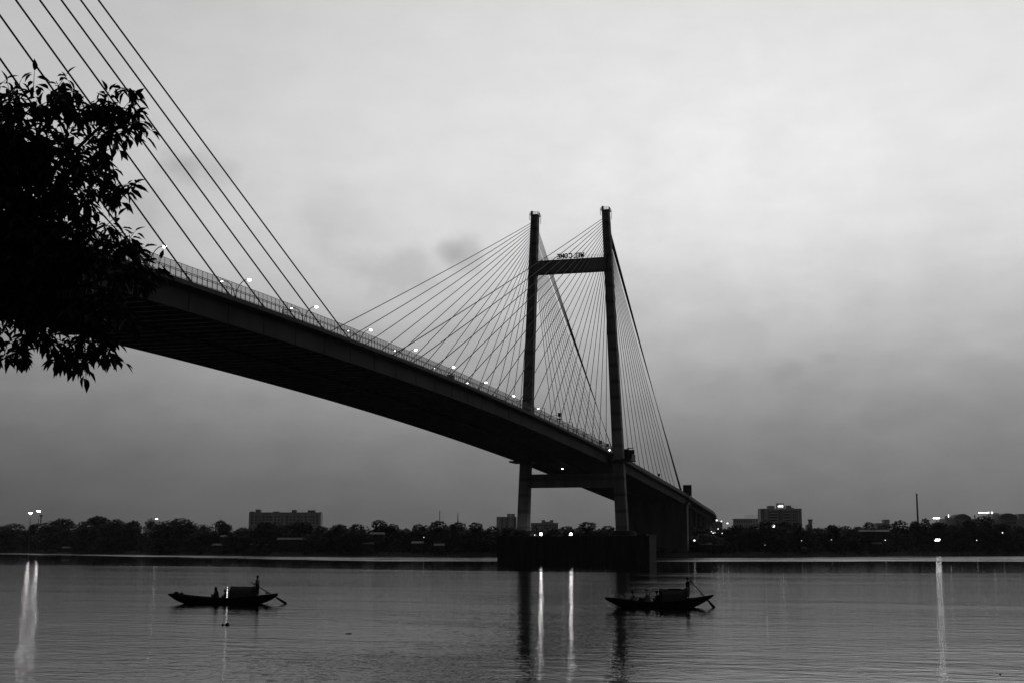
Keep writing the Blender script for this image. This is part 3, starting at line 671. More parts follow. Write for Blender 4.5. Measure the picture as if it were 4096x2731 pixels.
# sheds and huts on the far bank
def hut(px0, px1, yroof, dd, lab, ht=2.6, roof_m=None, light=None):
    cxp = (px0+px1)/2; c = bpos(cxp, dd); w = (px1-px0)*dd/F; zr = max(ztop(yroof, dd), 2.8); t = thing('riverside_shed', lab, 'shed', (c.x, c.y, 0), FACE+rnd.uniform(-.12, .12), 'low sheds on the far bank')
    z0 = max(zr-ht-3, 0.5)
    MB().box((2.5, 0, (z0+zr-.9)/2), (5, w*.94, zr-.9-z0)).build('wall', M_HUT, t)
    MB().add([(-.8, -w/2, zr-1.0), (-.8, w/2, zr-1.0), (2.5, w/2, zr), (2.5, -w/2, zr), (5.8, w/2, zr-1.0), (5.8, -w/2, zr-1.0), (-.8, -w/2, zr-1.12), (-.8, w/2, zr-1.12), (5.8, w/2, zr-1.12), (5.8, -w/2, zr-1.12)], [(0, 3, 2, 1), (3, 5, 4, 2), (6, 7, 8, 9), (0, 1, 7, 6), (5, 9, 8, 4), (0, 6, 9, 5, 3), (1, 2, 4, 8, 7)]).build('roof', roof_m or M_ROOF, t)
    MB().box((-.02, w*.2, z0+1.4), (.1, 1.0, 2.0)).build('door', M_WIN, t)
def bank_depth(px):           # optical depth of the far water line below a pixel column
    best = None
    for i in range(300, 1400, 4):
        p = at_depth(px, 2182, i)
        if p.x > bank_x(p.y)+2: return i
    return 1400
def bd(px): return bank_depth(px)
hut(878, 1072, 2139, bd(975)+11, 'long low shed with pale roof edge under the wide apartment block')
hut(1106, 1243, 2149, bd(1175)+11, 'pale roofed shed right of the long low shed')
hut(996, 1072, 2171, bd(1030)+7, 'small pale shed near the water below the apartment block')
hut(846, 945, 2172, bd(890)+7, 'low shed with broken pale roof near the water, left of small pale shed')
hut(1478, 1536, 2128, bd(1500)+11, 'shed roof half hidden high in the trees left of the bridge')
hut(1448, 1494, 2166, bd(1470)+7, 'small shed low on the bank below the hidden tree roof')
hut(1644, 1690, 2163, bd(1665)+7, 'pale roofed hut left of a tiny lamp on the bank')
hut(1735, 1778, 2172, bd(1755)+7, 'hut with pale wall near the water left of the caisson')
hut(190, 240, 2196, bd(215)+7, 'very low dark shed at the waterline far left')
hut(246, 300, 2184, bd(272)+7, 'dim low shed behind the waterline shed far left')
hut(3205, 3226, 2184, bd(3215)+7, 'small square pale hut under the trees right of the tower block')
hut(3440, 3560, 2118, bd(3500)+11, 'shed with long pale roof under the low block at right')
hut(3490, 3530, 2166, bd(3510)+7, 'small hut below the long pale shed at right')
hut(2800, 2850, 2168, bd(2830)+7, 'pale walled hut beneath the curved viaduct')
t = thing('block_under_viaduct', 'small lit block seen past the end of the viaduct', 'building', bpos(2872, 900), FACE); hv = ztop(2088, 900)
MB().box((4, 0, hv/2), (8, 6.6, hv)).build('wall', M_BLDG, t); MB().box((-.1, 2.6, ztop(2132, 900)), (.2, 1.9, 1.2)).build('lit_window', M_WINLIT, t); MB().box((4, 0, hv+.15), (8.6, 7.0, .3)).build('roof', M_BLDG_D, t)

# masts and lamps on the far bank
def flood_mast(px, py, d, n, lab, m=M_FLOOD, wid=4.0, br=.32, pole_py=None, cols=None):
    c = bpos(px, d); h = ztop(py, d); t = thing('floodlight_mast', lab, 'floodlight mast', c, FACE)
    MB().tube([(0, 0, 0), (0, 0, h-.4)], .35, 8, .2).build('pole', M_STEEL, t); MB().box((0, 0, h-.45), (.7, wid+.4, .18)).build('lamp_rack', M_DARK, t)
    for i in range(n):
        y = lerp(-wid/2, wid/2, (i+.5)/n); MB().ball((-.5, y, h), (.35, br*1.5, br)).build('floodlight', m, t)
    return t
flood_mast(115, 2053, 1000, 3, 'floodlight mast with glowing lamps, leftmost at the edge of the photo', wid=2.2, m=M_FLOODL)
flood_mast(148, 2046, 1020, 3, 'floodlight mast with glowing lamps, right of the leftmost one', wid=1.8, m=M_FLOODL)
t = thing('dark_mast', 'unlit mast with square head next to the floodlight masts', 'mast', bpos(158, 1040)); MB().tube([(0, 0, 0), (0, 0, ztop(2066, 1040))], .5, 6).build('pole', M_STEEL, t); MB().box((0, 0, ztop(2063, 1040)), (1.4, 1.8, 1.4)).build('mast_head', M_DARK, t)
flood_mast(3750, 2073, 800, 5, 'floodlight mast glowing over the trees right of the chimney', wid=4.0)
flood_mast(623, 2076, 900, 2, 'pale floodlight over a sparse tree left of the apartment block', wid=1.8, br=.25)
lampdef = [(176, 2152, 'single bright lamp low on the bank under the floodlight masts', M_FLOODL, .42), (1695, 2148, 'tiny lamp among the trees left of the caisson', M_DIM, .22), (2778, 2160, 'bright lamp under the viaduct beside the anchor pier', M_DIM, .5),
    (2869, 2081, 'street lamp glowing right at the viaduct bend', M_DIM, .55), (2888, 2085, 'street lamp glowing just right of the viaduct bend', M_DIM, .5), (2912, 2093, 'street lamp glowing over the first tree right of the viaduct', M_DIM, .6),
    (2874, 2115, 'small lamp below the viaduct bend lamps', M_DIM, .3), (2847, 2125, 'small lamp tight against the viaduct end below the bend', M_DIM, .25), (2890, 2132, 'faint lamp in front of the tree right of the viaduct', M_DIM, .25),
    (3060, 2178, 'tiny lamp on the bank below the tall tower block', M_DIM, .14), (3207, 2161, 'faint tiny lamp below the water tank tower', M_DIM, .18), (3326, 2157, 'faint tiny lamp in the trees midway between tower and chimney', M_DIM, .18),
    (3542, 2159, 'tiny lamp on the bank below the low block', M_DIM, .28), (3839, 2159, 'tiny lamp low in the trees, left of two, under the arched hall', M_DIM, .22), (3908, 2159, 'tiny lamp low in the trees, right of two, under the arched hall', M_DIM, .28), (4013, 2130, 'bright small lamp in the trees near the right edge', M_DIM, .38),
    (3753, 2087, 'small lamp just under the tall floodlight rack at right', M_DIM, .3)]
for px, py, lab, m, r in lampdef:
    d = bd(px)+4 if py > 2110 else 800; c = bpos(px, d); h = ztop(py, d)
    t = thing('bank_lamp', lab, 'lamp', c, group='lamps on the far bank'); MB().tube([(0, 0, 0), (0, 0, h-r)], .07, 5).build('pole', M_DARK, t); MB().ball((0, 0, h), (r, r, r*.8)).build('lamp_glass', m, t)
d = bd(3750)-1; t = thing('slanted_bank_lights', 'three slanted glowing lights together low on the bank under the floodlights', 'lamp', bpos(3750, d), FACE); hz = ztop(2158, d)
MB().tube([(0, 0, 0), (0, 0, hz-.5)], .1, 5).build('pole', M_DARK, t)
for i in range(3): MB().tube([(0, 1.1-i*.95, hz-.5), (0, .5-i*.95, hz+.5)], .24, 6).build('light_tube', M_FLOOD, t)
# jetty
p = at_z(3840, 2212, 1.2); t = thing('jetty', 'small wooden jetty with leaning poles at the far right waterline', 'jetty', (bank_x(p.y)-1, p.y, 0))
mb = MB().box((0, 0, 1.3), (2.5, 9, .15)); mb.build('planking', M_WOOD2, t); mb = MB()
for a, b in (((0, -4.4, -.5), (0, -4, 2.6)), ((0, 4.4, -.5), (0, 4, 1.8)), ((0, 1, -.5), (0, 2, 4.2)), ((0, -1.5, -.5), (0, -1.5, 1.5))): mb.tube([a, b], .1, 5)
mb.build('poles', M_WOOD2, t)

# ---------------------------------------------------------------- far trees
def crown_mesh(seed, sparse=False, flat=False):
    r = random.Random(seed); mb = MB(); lobes = []
    n = 11 if not sparse else 7
    for i in range(n):
        a = r.uniform(0, 2*PI); rad = r.uniform(.0, .34); z = r.uniform(.40, .84) - rad*.5
        s = r.uniform(.15, .25)
        lobes.append((math.cos(a)*rad, math.sin(a)*rad, z, s*(1.25 if flat else 1.0), s*(.7 if flat else .85)))
    if not sparse:
        for i in range(10): a = 2*PI*i/10; lobes.append((math.cos(a)*.26, math.sin(a)*.26, r.uniform(.12, .42), .2, .18))
    lobes.append((0, 0, .82, .16, .15))
    for (x, y, z, s, sz) in lobes:
        for k in range(300 if not sparse else 110):
            u = Vector((r.gauss(0, 1), r.gauss(0, 1), r.gauss(0, 1))).normalized()
            q = r.uniform(.5, 1.06)**.6; c = Vector((x+u.x*s*q, y+u.y*s*q, z+u.z*sz*q)); e = r.uniform(.014, .034)
            t1 = Vector((r.gauss(0, 1), r.gauss(0, 1), r.gauss(0, .6))).normalized()*e; t2 = u.cross(t1).normalized()*e*r.uniform(.5, 1)+u*r.uniform(-.4, .4)*e
            mb.add([c-t1, c-t2*.8, c+t1*r.uniform(.7, 1.3), c+t2], [(0, 1, 2, 3)])
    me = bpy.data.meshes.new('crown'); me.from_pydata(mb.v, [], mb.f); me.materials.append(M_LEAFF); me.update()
    tb = MB(); tb.tube([(0, 0, -.02), (.01, 0, .2), (0, .01, .42)], .028, 7, .016)
    for (x, y, z, s, sz) in lobes[:9]: tb.tube([(0, 0, r.uniform(.2, .35)), (x*.5, y*.5, z*.6), (x, y, z)], .012, 5, .004)
    tm = bpy.data.meshes.new('trunk'); tm.from_pydata(tb.v, [], tb.f); tm.materials.append(M_BARK); tm.update()
    return me, tm
PROTO = {'dome': [crown_mesh(s) for s in (1, 2, 3, 4)], 'flat': [crown_mesh(s, flat=True) for s in (11, 12, 13)], 'sparse': [crown_mesh(s, sparse=True) for s in (21, 22)]}
def palm_mesh():
    mb = MB(); r = random.Random(5)
    for i in range(16):
        a = 2*PI*i/16+r.uniform(-.1, .1); el = r.uniform(-.2, 1.0); pts = []
        for j in range(6):
            u = j/5; pts.append(Vector((math.cos(a)*u*.2*math.cos(el), math.sin(a)*u*.2*math.cos(el), .86+u*.2*math.sin(el)-.13*u*u)))
        side = Vector((-math.sin(a), math.cos(a), 0))
        for j in range(5):
            w0, w1 = .028*(1-j/6), .028*(1-(j+1)/6); mb.add([pts[j]+side*w0, pts[j+1]+side*w1, pts[j+1], pts[j]], [(0, 1, 2, 3)]); mb.add([pts[j]-side*w0-Vector((0, 0, .01)), pts[j+1]-side*w1-Vector((0, 0, .01)), pts[j+1], pts[j]], [(3, 2, 1, 0)])
    me = bpy.data.meshes.new('crown'); me.from_pydata(mb.v, [], mb.f); me.materials.append(M_LEAFF)
    tb = MB().tube([(0, 0, 0), (.01, 0, .45), (0, 0, .87)], .018, 7, .013); tm = bpy.data.meshes.new('trunk'); tm.from_pydata(tb.v, [], tb.f); tm.materials.append(M_BARK); return me, tm
PROTO['palm'] = [palm_mesh()]
cnt = 0
def tree(px0, px1, py, kind, lab, back=None, dd=None):
    global cnt
    cx = (px0+px1)/2; d = (bd(cx)+ (12+rnd.uniform(0, 26) if back is None else back)) if dd is None else dd; c = bpos(cx, d); w = (px1-px0)*d/F; h = ztop(py, d)-1.8
    me, tm = PROTO[kind][cnt % len(PROTO[kind])]; cnt += 1
    t = thing('palm_tree' if kind == 'palm' else 'riverside_tree', lab, 'tree', (c.x, c.y, 2.0), rnd.uniform(0, 6.28), 'trees on the far bank')
    s = w/.72*(1.62 if kind in ('dome', 'flat') else 1.0); t.scale = (s, s, h/1.0)
    for n, m_ in (('crown', me), ('trunk', tm)): o = bpy.data.objects.new(n, m_); C.objects.link(o); o.parent = t
T = [
 (-60, 40, 2100, 'dome', 'rounded tree cut by the left edge of the photo'), (-10, 112, 2091, 'dome', 'low rounded tree at far left, left of the floodlight masts'), (104, 180, 2092, 'dome', 'low rounded tree directly under the floodlight masts'),
 (176, 222, 2094, 'dome', 'small low tree right of the floodlight masts'), (190, 308, 2070, 'dome', 'broad tall dome tree, first tall one right of the floodlight masts'), (300, 352, 2082, 'dome', 'lower tree between the two tallest left-hand dome trees'),
 (334, 440, 2061, 'dome', 'tallest domed tree of the left bank'), (420, 504, 2073, 'dome', 'rounded tree leaning on the right side of the tallest left tree'), (500, 566, 2078, 'dome', 'small knobbly tree left of the sparse lamp-lit tree'),
 (562, 634, 2070, 'sparse', 'sparse see-through tree crowned by a pale floodlight'), (610, 680, 2094, 'dome', 'low tree right of the sparse lamp-lit tree'), (660, 790, 2070, 'dome', 'wide round dome tree left of the wide apartment block'),
 (780, 852, 2102, 'flat', 'low flat-topped tree right of the wide round dome'), (842, 918, 2073, 'sparse', 'airy tree standing alone left of the wide apartment block'), (870, 925, 2090, 'dome', 'dark dense tree against the airy lone tree'),
 (930, 1012, 2107, 'dome', 'low tree before the left corner of the wide apartment block'), (1008, 1116, 2081, 'dome', 'dark round tree covering the left half of the wide apartment block'), (1110, 1180, 2096, 'dome', 'lower tree under the middle of the wide apartment block'),
 (1160, 1256, 2082, 'dome', 'dark round tree covering the right half of the wide apartment block'), (1245, 1322, 2102, 'flat', 'drooping tree at the right corner of the wide apartment block'), (1310, 1400, 2094, 'dome', 'even rounded tree right of the wide apartment block'),
 (1385, 1470, 2093, 'dome', 'even rounded tree left of the tall three-lobed tree'), (1470, 1560, 2077, 'flat', 'tall spreading tree over a hidden shed roof'), (1540, 1606, 2092, 'dome', 'tree stepping down right of the tall spreading tree'),
 (1598, 1650, 2112, 'dome', 'low tree in the dip of the skyline left of the thin masts'), (1636, 1712, 2094, 'dome', 'domed tree between the skyline dip and the thin masts'), (1708, 1800, 2079, 'flat', 'umbrella-shaped tree under the thin pole mast'),
 (1790, 1876, 2085, 'flat', 'umbrella-shaped tree under the lattice mast'), (1862, 1944, 2087, 'flat', 'umbrella-shaped tree right of the lattice mast'), (1936, 2010, 2102, 'dome', 'low tree in front of the banded tower block'), (2000, 2080, 2104, 'dome', 'low tree against the far pylon leg on its left'),
 (2105, 2190, 2114, 'dome', 'low tree just right of the far pylon leg'), (2180, 2240, 2112, 'dome', 'low tree in front of the stepped block'), (2225, 2310, 2102, 'dome', 'medium tree right of the stepped block'), (2298, 2402, 2085, 'flat', 'tall spreading tree midway between the pylon legs'), (2394, 2470, 2100, 'flat', 'tree just left of the near pylon leg'), (2455, 2540, 2110, 'dome', 'tree seen behind the near pylon leg'),
 (2780, 2870, 2135, 'dome', 'low dark tree beneath the viaduct'), (2880, 2940, 2114, 'dome', 'low tree right of the viaduct lamps'), (2908, 2990, 2095, 'dome', 'dense round tree, first big one right of the viaduct'), (2975, 3035, 2104, 'dome', 'low tree before the unfinished frame block'),
 (3018, 3110, 2078, 'dome', 'tall tree before the left half of the tall tower block'), (3100, 3176, 2081, 'dome', 'tall tree before the right half of the tall tower block'), (3165, 3222, 2087, 'flat', 'tree at the right foot of the tall tower block'), (3210, 3262, 2093, 'sparse', 'thin layered tree between tower block and tank tower'),
 (3240, 3316, 2108, 'dome', 'low tree in the dip right of the tank tower'), (3300, 3362, 2096, 'dome', 'rounded tree right of the skyline dip'), (3352, 3418, 2099, 'flat', 'flat-topped tree midway to the right bank buildings'), (3405, 3462, 2102, 'dome', 'low tree left of a taller twin-topped tree'),
 (3448, 3510, 2085, 'dome', 'twin-topped tree left of the low block'), (3500, 3570, 2108, 'dome', 'low tree in front of the low block'), (3556, 3648, 2079, 'flat', 'spreading tree left of the tall chimney'), (3636, 3690, 2080, 'dome', 'tree at the foot of the tall chimney'),
 (3680, 3730, 2069, 'flat', 'wind-swept tree right of the tall chimney'), (3722, 3792, 2084, 'dome', 'tree behind the right-hand floodlight mast'), (3780, 3860, 2092, 'dome', 'dark tree before the entrance tower of the arched hall'), (3845, 3920, 2072, 'dome', 'large tree before the left arched roof'), (3895, 3990, 2059, 'dome', 'tallest right-bank tree under the script sign'),
 (3975, 4050, 2088, 'dome', 'tree before the right arched roof'), (4040, 4110, 2098, 'dome', 'tree near the right edge of the photo'), (4090, 4170, 2090, 'dome', 'tree cut by the right edge of the photo')]
for a in T: tree(*a)
for px, py, lab in ((3862, 2044, 'palm head over the left arched roof'), (3905, 2050, 'palm head left of the script sign'), (4070, 2047, 'palm head over the right arched roof')): tree(px-13, px+13, py-3, 'palm', lab, dd=960)
# lower row closing the gap between crowns and bank, seen only as dark masses: shrubs
def bushes():
    r = random.Random(99); mb = MB(); px = -500
    while px < 4700:
        d = bd(px)+3; 
        for k in range(3):
            dd = d+1.0+k*6+r.uniform(-1, 3); c = bpos(px+r.uniform(-8, 8), dd); hh = r.uniform(1.6, 3.2)+k*3.2*r.uniform(.7, 1.3); w = r.uniform(2.5, 4.6)
            for j in range(int(42+26*k)):
                u = Vector((r.gauss(0, 1), r.gauss(0, 1), abs(r.gauss(0, 1)))).normalized(); q = r.uniform(.5, 1.05)
                p = Vector((c.x+u.x*w*q, c.y+u.y*w*q, 1.0+min(1.2, k*.6)+u.z*hh*q*r.uniform(.4, 1))); e = r.uniform(.3, .75)
                t1 = Vector((r.gauss(0, 1), r.gauss(0, 1), r.gauss(0, .7))).normalized()*e; t2 = u.cross(t1).normalized()*e*.8
                mb.add([p-t1, p-t2, p+t1, p+t2], [(0, 1, 2, 3)])
        px += 20
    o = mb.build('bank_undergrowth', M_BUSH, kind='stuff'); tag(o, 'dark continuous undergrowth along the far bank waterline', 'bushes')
bushes()
# a second, farther belt of wood closing the view behind the row
def belt():
    r = random.Random(5); mb = MB(); px = -700
    while px < 4900:
        d = bd(px)+75+r.uniform(0, 60); c = bpos(px, d); top = r.uniform(14.5, 16.8)
        for j in range(190):
            u = Vector((r.gauss(0, 1), r.gauss(0, 1), r.gauss(0, 1))).normalized(); q = r.uniform(.6, 1.05); e = r.uniform(.5, 1.0)
            p = Vector((c.x+u.x*8*q, c.y+u.y*8*q, top*.55+u.z*top*.45*q)); t1 = Vector((r.gauss(0, 1), r.gauss(0, 1), r.gauss(0, .7))).normalized()*e; t2 = u.cross(t1).normalized()*e
            mb.add([p-t1, p-t2, p+t1, p+t2], [(0, 1, 2, 3)])
        px += 26
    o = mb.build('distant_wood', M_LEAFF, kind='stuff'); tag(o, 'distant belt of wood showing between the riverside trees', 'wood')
belt()

# ---------------------------------------------------------------- people
def person(lab, root_loc, rz, J, parts, hairc=M_HAIR, seated=False):
    """J: joint name -> local position.  Body grown as one skinned surface."""
    t = thing('person', lab, 'person', root_loc, rz)
    V, E, R = [], [], []
    def v(n, r): V.append(Vector(J[n]) if isinstance(n, str) else Vector(n)); R.append(r); return len(V)-1
    pel = v('pelvis', .13); wst = v('waist', .115); ch = v('chest', .17); nk = v('neck', .052); hd0 = v('head0', .085); hd = v('head', .135); hd1 = v('head1', .10)
    E += [(pel, wst), (wst, ch), (ch, nk), (nk, hd0), (hd0, hd), (hd, hd1)]
    fdir = Vector(J.get('face', (-1, 0, 0)))
    ns = v(tuple(Vector(J['head'])+fdir*.11+Vector((0, 0, -.02))), .018); E.append((hd, ns))
    for s in ('L', 'R'):
        sh = v('sh'+s, .062); el = v('el'+s, .042); wr = v('wr'+s, .028); hn = v('ha'+s, .034); E += [(ch, sh), (sh, el), (el, wr), (wr, hn)]
        H = Vector(J['ha'+s]); d = (H-Vector(J['wr'+s])).normalized(); sd_ = d.cross(Vector((0, 0, 1))); sd_ = sd_.normalized() if sd_.length > .01 else Vector((0, 1, 0)); pn = d.cross(sd_)
        for k, (off, ln) in enumerate(((-.03, .05), (-.01, .065), (.01, .06), (.03, .045))):
            a = v(tuple(H+sd_*off+d*.035), .012); b = v(tuple(H+sd_*off*1.1+d*(.04+ln*.6)+pn*.012), .010); c = v(tuple(H+sd_*off+d*(.03+ln*.5)+pn*.04), .009); E += [(hn, a), (a, b), (b, c)]
        a = v(tuple(H-sd_*.045+pn*.01), .013); b = v(tuple(H-sd_*.05+d*.03+pn*.03), .011); E += [(hn, a), (a, b)]
        hp = v('hp'+s, .095); kn = v('kn'+s, .062); an = v('an'+s, .038); to = v('to'+s, .03); E += [(pel, hp), (hp, kn), (kn, an), (an, to)]
    me = bpy.data.meshes.new('body'); me.from_pydata(V, E, []); o = bpy.data.objects.new('body', me); C.objects.link(o)
    md = o.modifiers.new('skin', 'SKIN'); md.use_smooth_shade = True
    for i, sv in enumerate(me.skin_vertices[0].data): sv.radius = (R[i], R[i]); sv.use_root = (i == 0)
    sb = o.modifiers.new('sub', 'SUBSURF'); sb.levels = 1; sb.render_levels = 1
    dg = bpy.context.evaluated_depsgraph_get(); nm = bpy.data.meshes.new_from_object(o.evaluated_get(dg)); bpy.data.objects.remove(o)
    nm.materials.clear(); nm.materials.append(M_SKIN); bo = bpy.data.objects.new('body', nm); C.objects.link(bo); bo.parent = t
    # hair cap
    h = Vector(J['head']); MB().ball(h-fdir*.022+Vector((0, 0, .035)), (.125, .115, .12), 12, 8).build('hair', hairc, bo, smooth=True)
    for pn_, m, rings in parts:      # garments: lofted elliptical rings (x, y, z, rx, ry)
        MB().loft([[(x+rx*math.cos(2*PI*k/14), y+ry*math.sin(2*PI*k/14), z) for k in range(14)] for x, y, z, rx, ry in rings]).build(pn_, m, bo, smooth=True)
    return t
def boat_frame(px, py):
    p = at_z(px, py, 0); return p, YAW - PI/2          # local +x = to the right in the photo
# local x runs to the right, local y away from the camera
STAND = dict(pelvis=(0, 0, .95), waist=(0, 0, 1.12), chest=(.0, 0, 1.36), neck=(0, 0, 1.52), head0=(-.01, 0, 1.6), head=(-.015, 0, 1.68), head1=(-.01, 0, 1.76),
    shL=(0, .18, 1.43), elL=(-.06, .24, 1.16), wrL=(-.26, .12, 1.06), haL=(-.33, .08, 1.07), shR=(0, -.18, 1.43), elR=(-.05, -.26, 1.15), wrR=(-.22, -.16, 1.02), haR=(-.29, -.12, 1.03),
    hpL=(0, .1, .9), knL=(-.03, .11, .5), anL=(.02, .12, .08), toL=(-.14, .13, .03), hpR=(0, -.1, .9), knR=(-.02, -.11, .5), anR=(.03, -.12, .08), toR=(-.13, -.13, .03))
def seat_pose(lean=0., armfwd=False):
    return dict(pelvis=(0, 0, .12), waist=(-.03, 0, .30), chest=(-.06+lean, 0, .54), neck=(-.09+lean, 0, .69), head0=(-.11+lean, 0, .77), head=(-.12+lean, 0, .85), head1=(-.11+lean, 0, .93),
    shL=(-.06+lean, .18, .6), elL=(-.18, .25, .36), wrL=(-.38, .12, .34), haL=(-.46, .08, .35), shR=(-.06+lean, -.18, .6), elR=(-.18 if not armfwd else -.34, -.25, .38 if not armfwd else .5), wrR=(-.38 if not armfwd else -.58, -.12, .34 if not armfwd else .62), haR=(-.46 if not armfwd else -.66, -.08, .35 if not armfwd else .66),
    hpL=(0, .1, .1), knL=(-.42, .24, .34), anL=(-.32, .1, .05), toL=(-.46, .08, .03), hpR=(0, -.1, .1), knR=(-.42, -.24, .34), anR=(-.3, -.12, .05), toR=(-.44, -.1, .03))

# ---------------------------------------------------------------- boats
def hull(t, st, beam, kz, lab=None):
    """st: (x, gunwale z, keel z, half width)"""
    mb = MB(); rings = []
    for x, g, k, w in st:
        ring = []
        for j in range(9): a = PI*j/8; ring.append((x, -w*math.cos(a)*(1-.12*math.sin(a)), g-(g-k)*math.sin(a)**.7 if 0 < j < 8 else g))
        inner = []
        for j in range(9): a = PI*(8-j)/8; ww = max(w-.06, .02); dp = max((g-k)-.10, .03); inner.append((x, -ww*math.cos(a)*(1-.12*math.sin(a)), g-dp*math.sin(a)**.7 if 0 < j < 8 else g))
        rings.append(ring+inner)
    mb.loft(rings); h = mb.build('hull', M_WOOD, t, smooth=False)
    mb = MB()
    mb.loft([[(x, -w-.035, g+.015), (x, -w-.035, g-.10), (x, -w+.05, g-.10), (x, -w+.05, g+.015)] for x, g, k, w in st]); mb.loft([[(x, w+.035, g+.015), (x, w+.035, g-.10), (x, w-.05, g-.10), (x, w-.05, g+.015)] for x, g, k, w in st]); mb.build('gunwale', M_WOOD, t)
    d = MB(); x = st[1][0]+.3
    while x < st[-2][0]-.3:
        g = interp(x, [(s[0], s[1]) for s in st]); w = interp(x, [(s[0], s[3]) for s in st]); d.box((x, 0, g-.09), (.2, max(2*w-.14, .1), .035)); x += .215
    d.build('floor_planks', M_WOOD2, t)
    return h
def canopy(t, x0, x1, z0, z1, hw=.78):
    mb = MB(); n = 14; rings = []; zc = z0
    for i in range(9):
        x = lerp(x0, x1, i/8); sag = -.03*math.sin(PI*i/8)-.05*(i/8)
        out = [(x, -hw*math.cos(PI*j/n), zc+(z1-z0+sag)*math.sin(PI*j/n)**.62 if 0 < j < n else zc) for j in range(n+1)]
        inn = [(x, y*.95, z-.04 if z > zc else z) for (_, y, z) in reversed(out)]; rings.append(out+inn)
    mb.loft(rings); c = mb.build('canopy', M_MAT, t, smooth=False)
    for x in (x0+.08, x1-.03):
        mb = MB(); mb.tube([(x, -(hw+.03)*math.cos(PI*j/n), zc+(z1-z0+.04)*math.sin(PI*j/n)**.62 if 0 < j < n else zc-.1) for j in range(n+1)], .05, 6); mb.build('hoop', M_WOOD, c)
    for k in range(3): y = (-.3, 0, .3)[k]; MB().tube([(x0, y, z1+.0), (x1, y, z1-.05)], .03, 5).build('ridge_pole', M_WOOD, c)
    return c
pL, rzL = boat_frame(890.8, 2413); pR, rzR = boat_frame(2637.8, 2427)
bL = thing('wooden_boat', 'slender wooden country boat with canopy edged by glowing bulbs, left of the two', 'boat', pL, rzL, 'country boats on the river')
hull(bL, [(-5.1, .9, .80, .06), (-4.75, .93, .55, .22), (-4.3, .93, .28, .4), (-3.5, .80, -.05, .66), (-2.4, .68, -.3, .88), (-1.2, .58, -.38, 1.0), (0, .53, -.4, 1.05), (1.2, .55, -.38, 1.02), (2.4, .66, -.28, .9), (3.4, .76, -.08, .7), (4.2, .84, .2, .46), (4.8, .91, .52, .22), (5.1, .96, .72, .1)], 2, 0)
canopy(bL, .72, 2.9, .5, 1.56)
for i, z in enumerate((.63, .80, .95, 1.10, 1.22, 1.37, 1.52)):
    pass
string = thing('string_of_bulbs', 'vertical string of seven glowing bulbs on the front of the boat canopy', 'string lights', pL, rzL)
for z, r in ((.64, .06), (.81, .055), (.95, .055), (1.09, .065), (1.22, .04), (1.34, .055), (1.52, .045)): MB().ball((.56, -.84+max(0, z-1.0)*.25, z), r, 8, 6).build('bulb', M_BULB, string)
MB().tube([(.58, -.84, .56), (.58, -.84, 1.0), (.58, -.7, 1.6)], .015, 5).build('cord', M_DARK, string)
mb = MB()
for x, z, r in ((-4.3, .97, .16), (-3.8, .92, .13), (-2.6, .62, .2), (-1.7, .5, .17)): mb.ball((x, -.2 if x < -3 else -.75, z), (r*1.6, r, r), 10, 6)
o = mb.build('tyre_fender', M_DARK, bL)
bR = thing('wooden_boat', 'wooden country boat with pale patched canopy under the bridge, right of the two', 'boat', pR, rzR, 'country boats on the river')
hull(bR, [(-4.75, .86, .66, .10), (-4.3, .83, .42, .3), (-3.6, .76, .08, .55), (-2.6, .63, -.22, .8), (-1.5, .52, -.34, .96), (-.4, .47, -.4, 1.03), (.8, .50, -.4, 1.03), (1.8, .62, -.32, .94), (2.7, .74, -.12, .76), (3.4, .84, .14, .55), (4.0, .94, .46, .32), (4.5, 1.03, .76, .15), (4.75, 1.09, .95, .06)], 2, 0)
cR = canopy(bR, .04, 2.33, .46, 1.58, .82)
MB().box((1.35, 0, 1.6), (1.1, .5, .05)).build('dark_mat', M_DARK, cR); MB().box((.5, -.1, 1.6), (.42, .5, .03)).build('pale_patch', M_CLOTH_L, cR); MB().box((2.0, -.1, 1.57), (.25, .5, .03)).build('pale_patch', M_CLOTH_L, cR)
def oar(lab, base, rz, a, b, bladelen, y=-.1):
    t = thing('steering_oar', lab, 'oar', base, rz); a, b = Vector((a[0], y, a[1])), Vector((b[0], y-.25, b[1])); d = (b-a).normalized()
    MB().tube([a, b-d*bladelen], .035, 8, .045).build('shaft', M_WOOD, t)
    n = d.cross(Vector((0, 1, 0))).normalized(); s = b-d*bladelen
    MB().loft([[p+n*w+Vector((0, th, 0)), p+n*w-Vector((0, th, 0)), p-n*w-Vector((0, th, 0)), p-n*w+Vector((0, th, 0))] for p, w, th in ((s, .04, .03), (s+d*bladelen*.3, .09, .02), (b-d*.1, .13, .015), (b, .10, .012))]).build('blade', M_WOOD, t)
oar('long steering oar trailing behind the left boat', pL, rzL, (2.55, 2.02), (6.0, .0), 1.3)
oar('long steering oar held high behind the right boat', pR, rzR, (2.62, 2.46), (4.78, -.05), 1.0)
def local(p, rz, x, y, z): c, s = math.cos(rz), math.sin(rz); return (p.x+x*c-y*s, p.y+x*s+y*c, z)
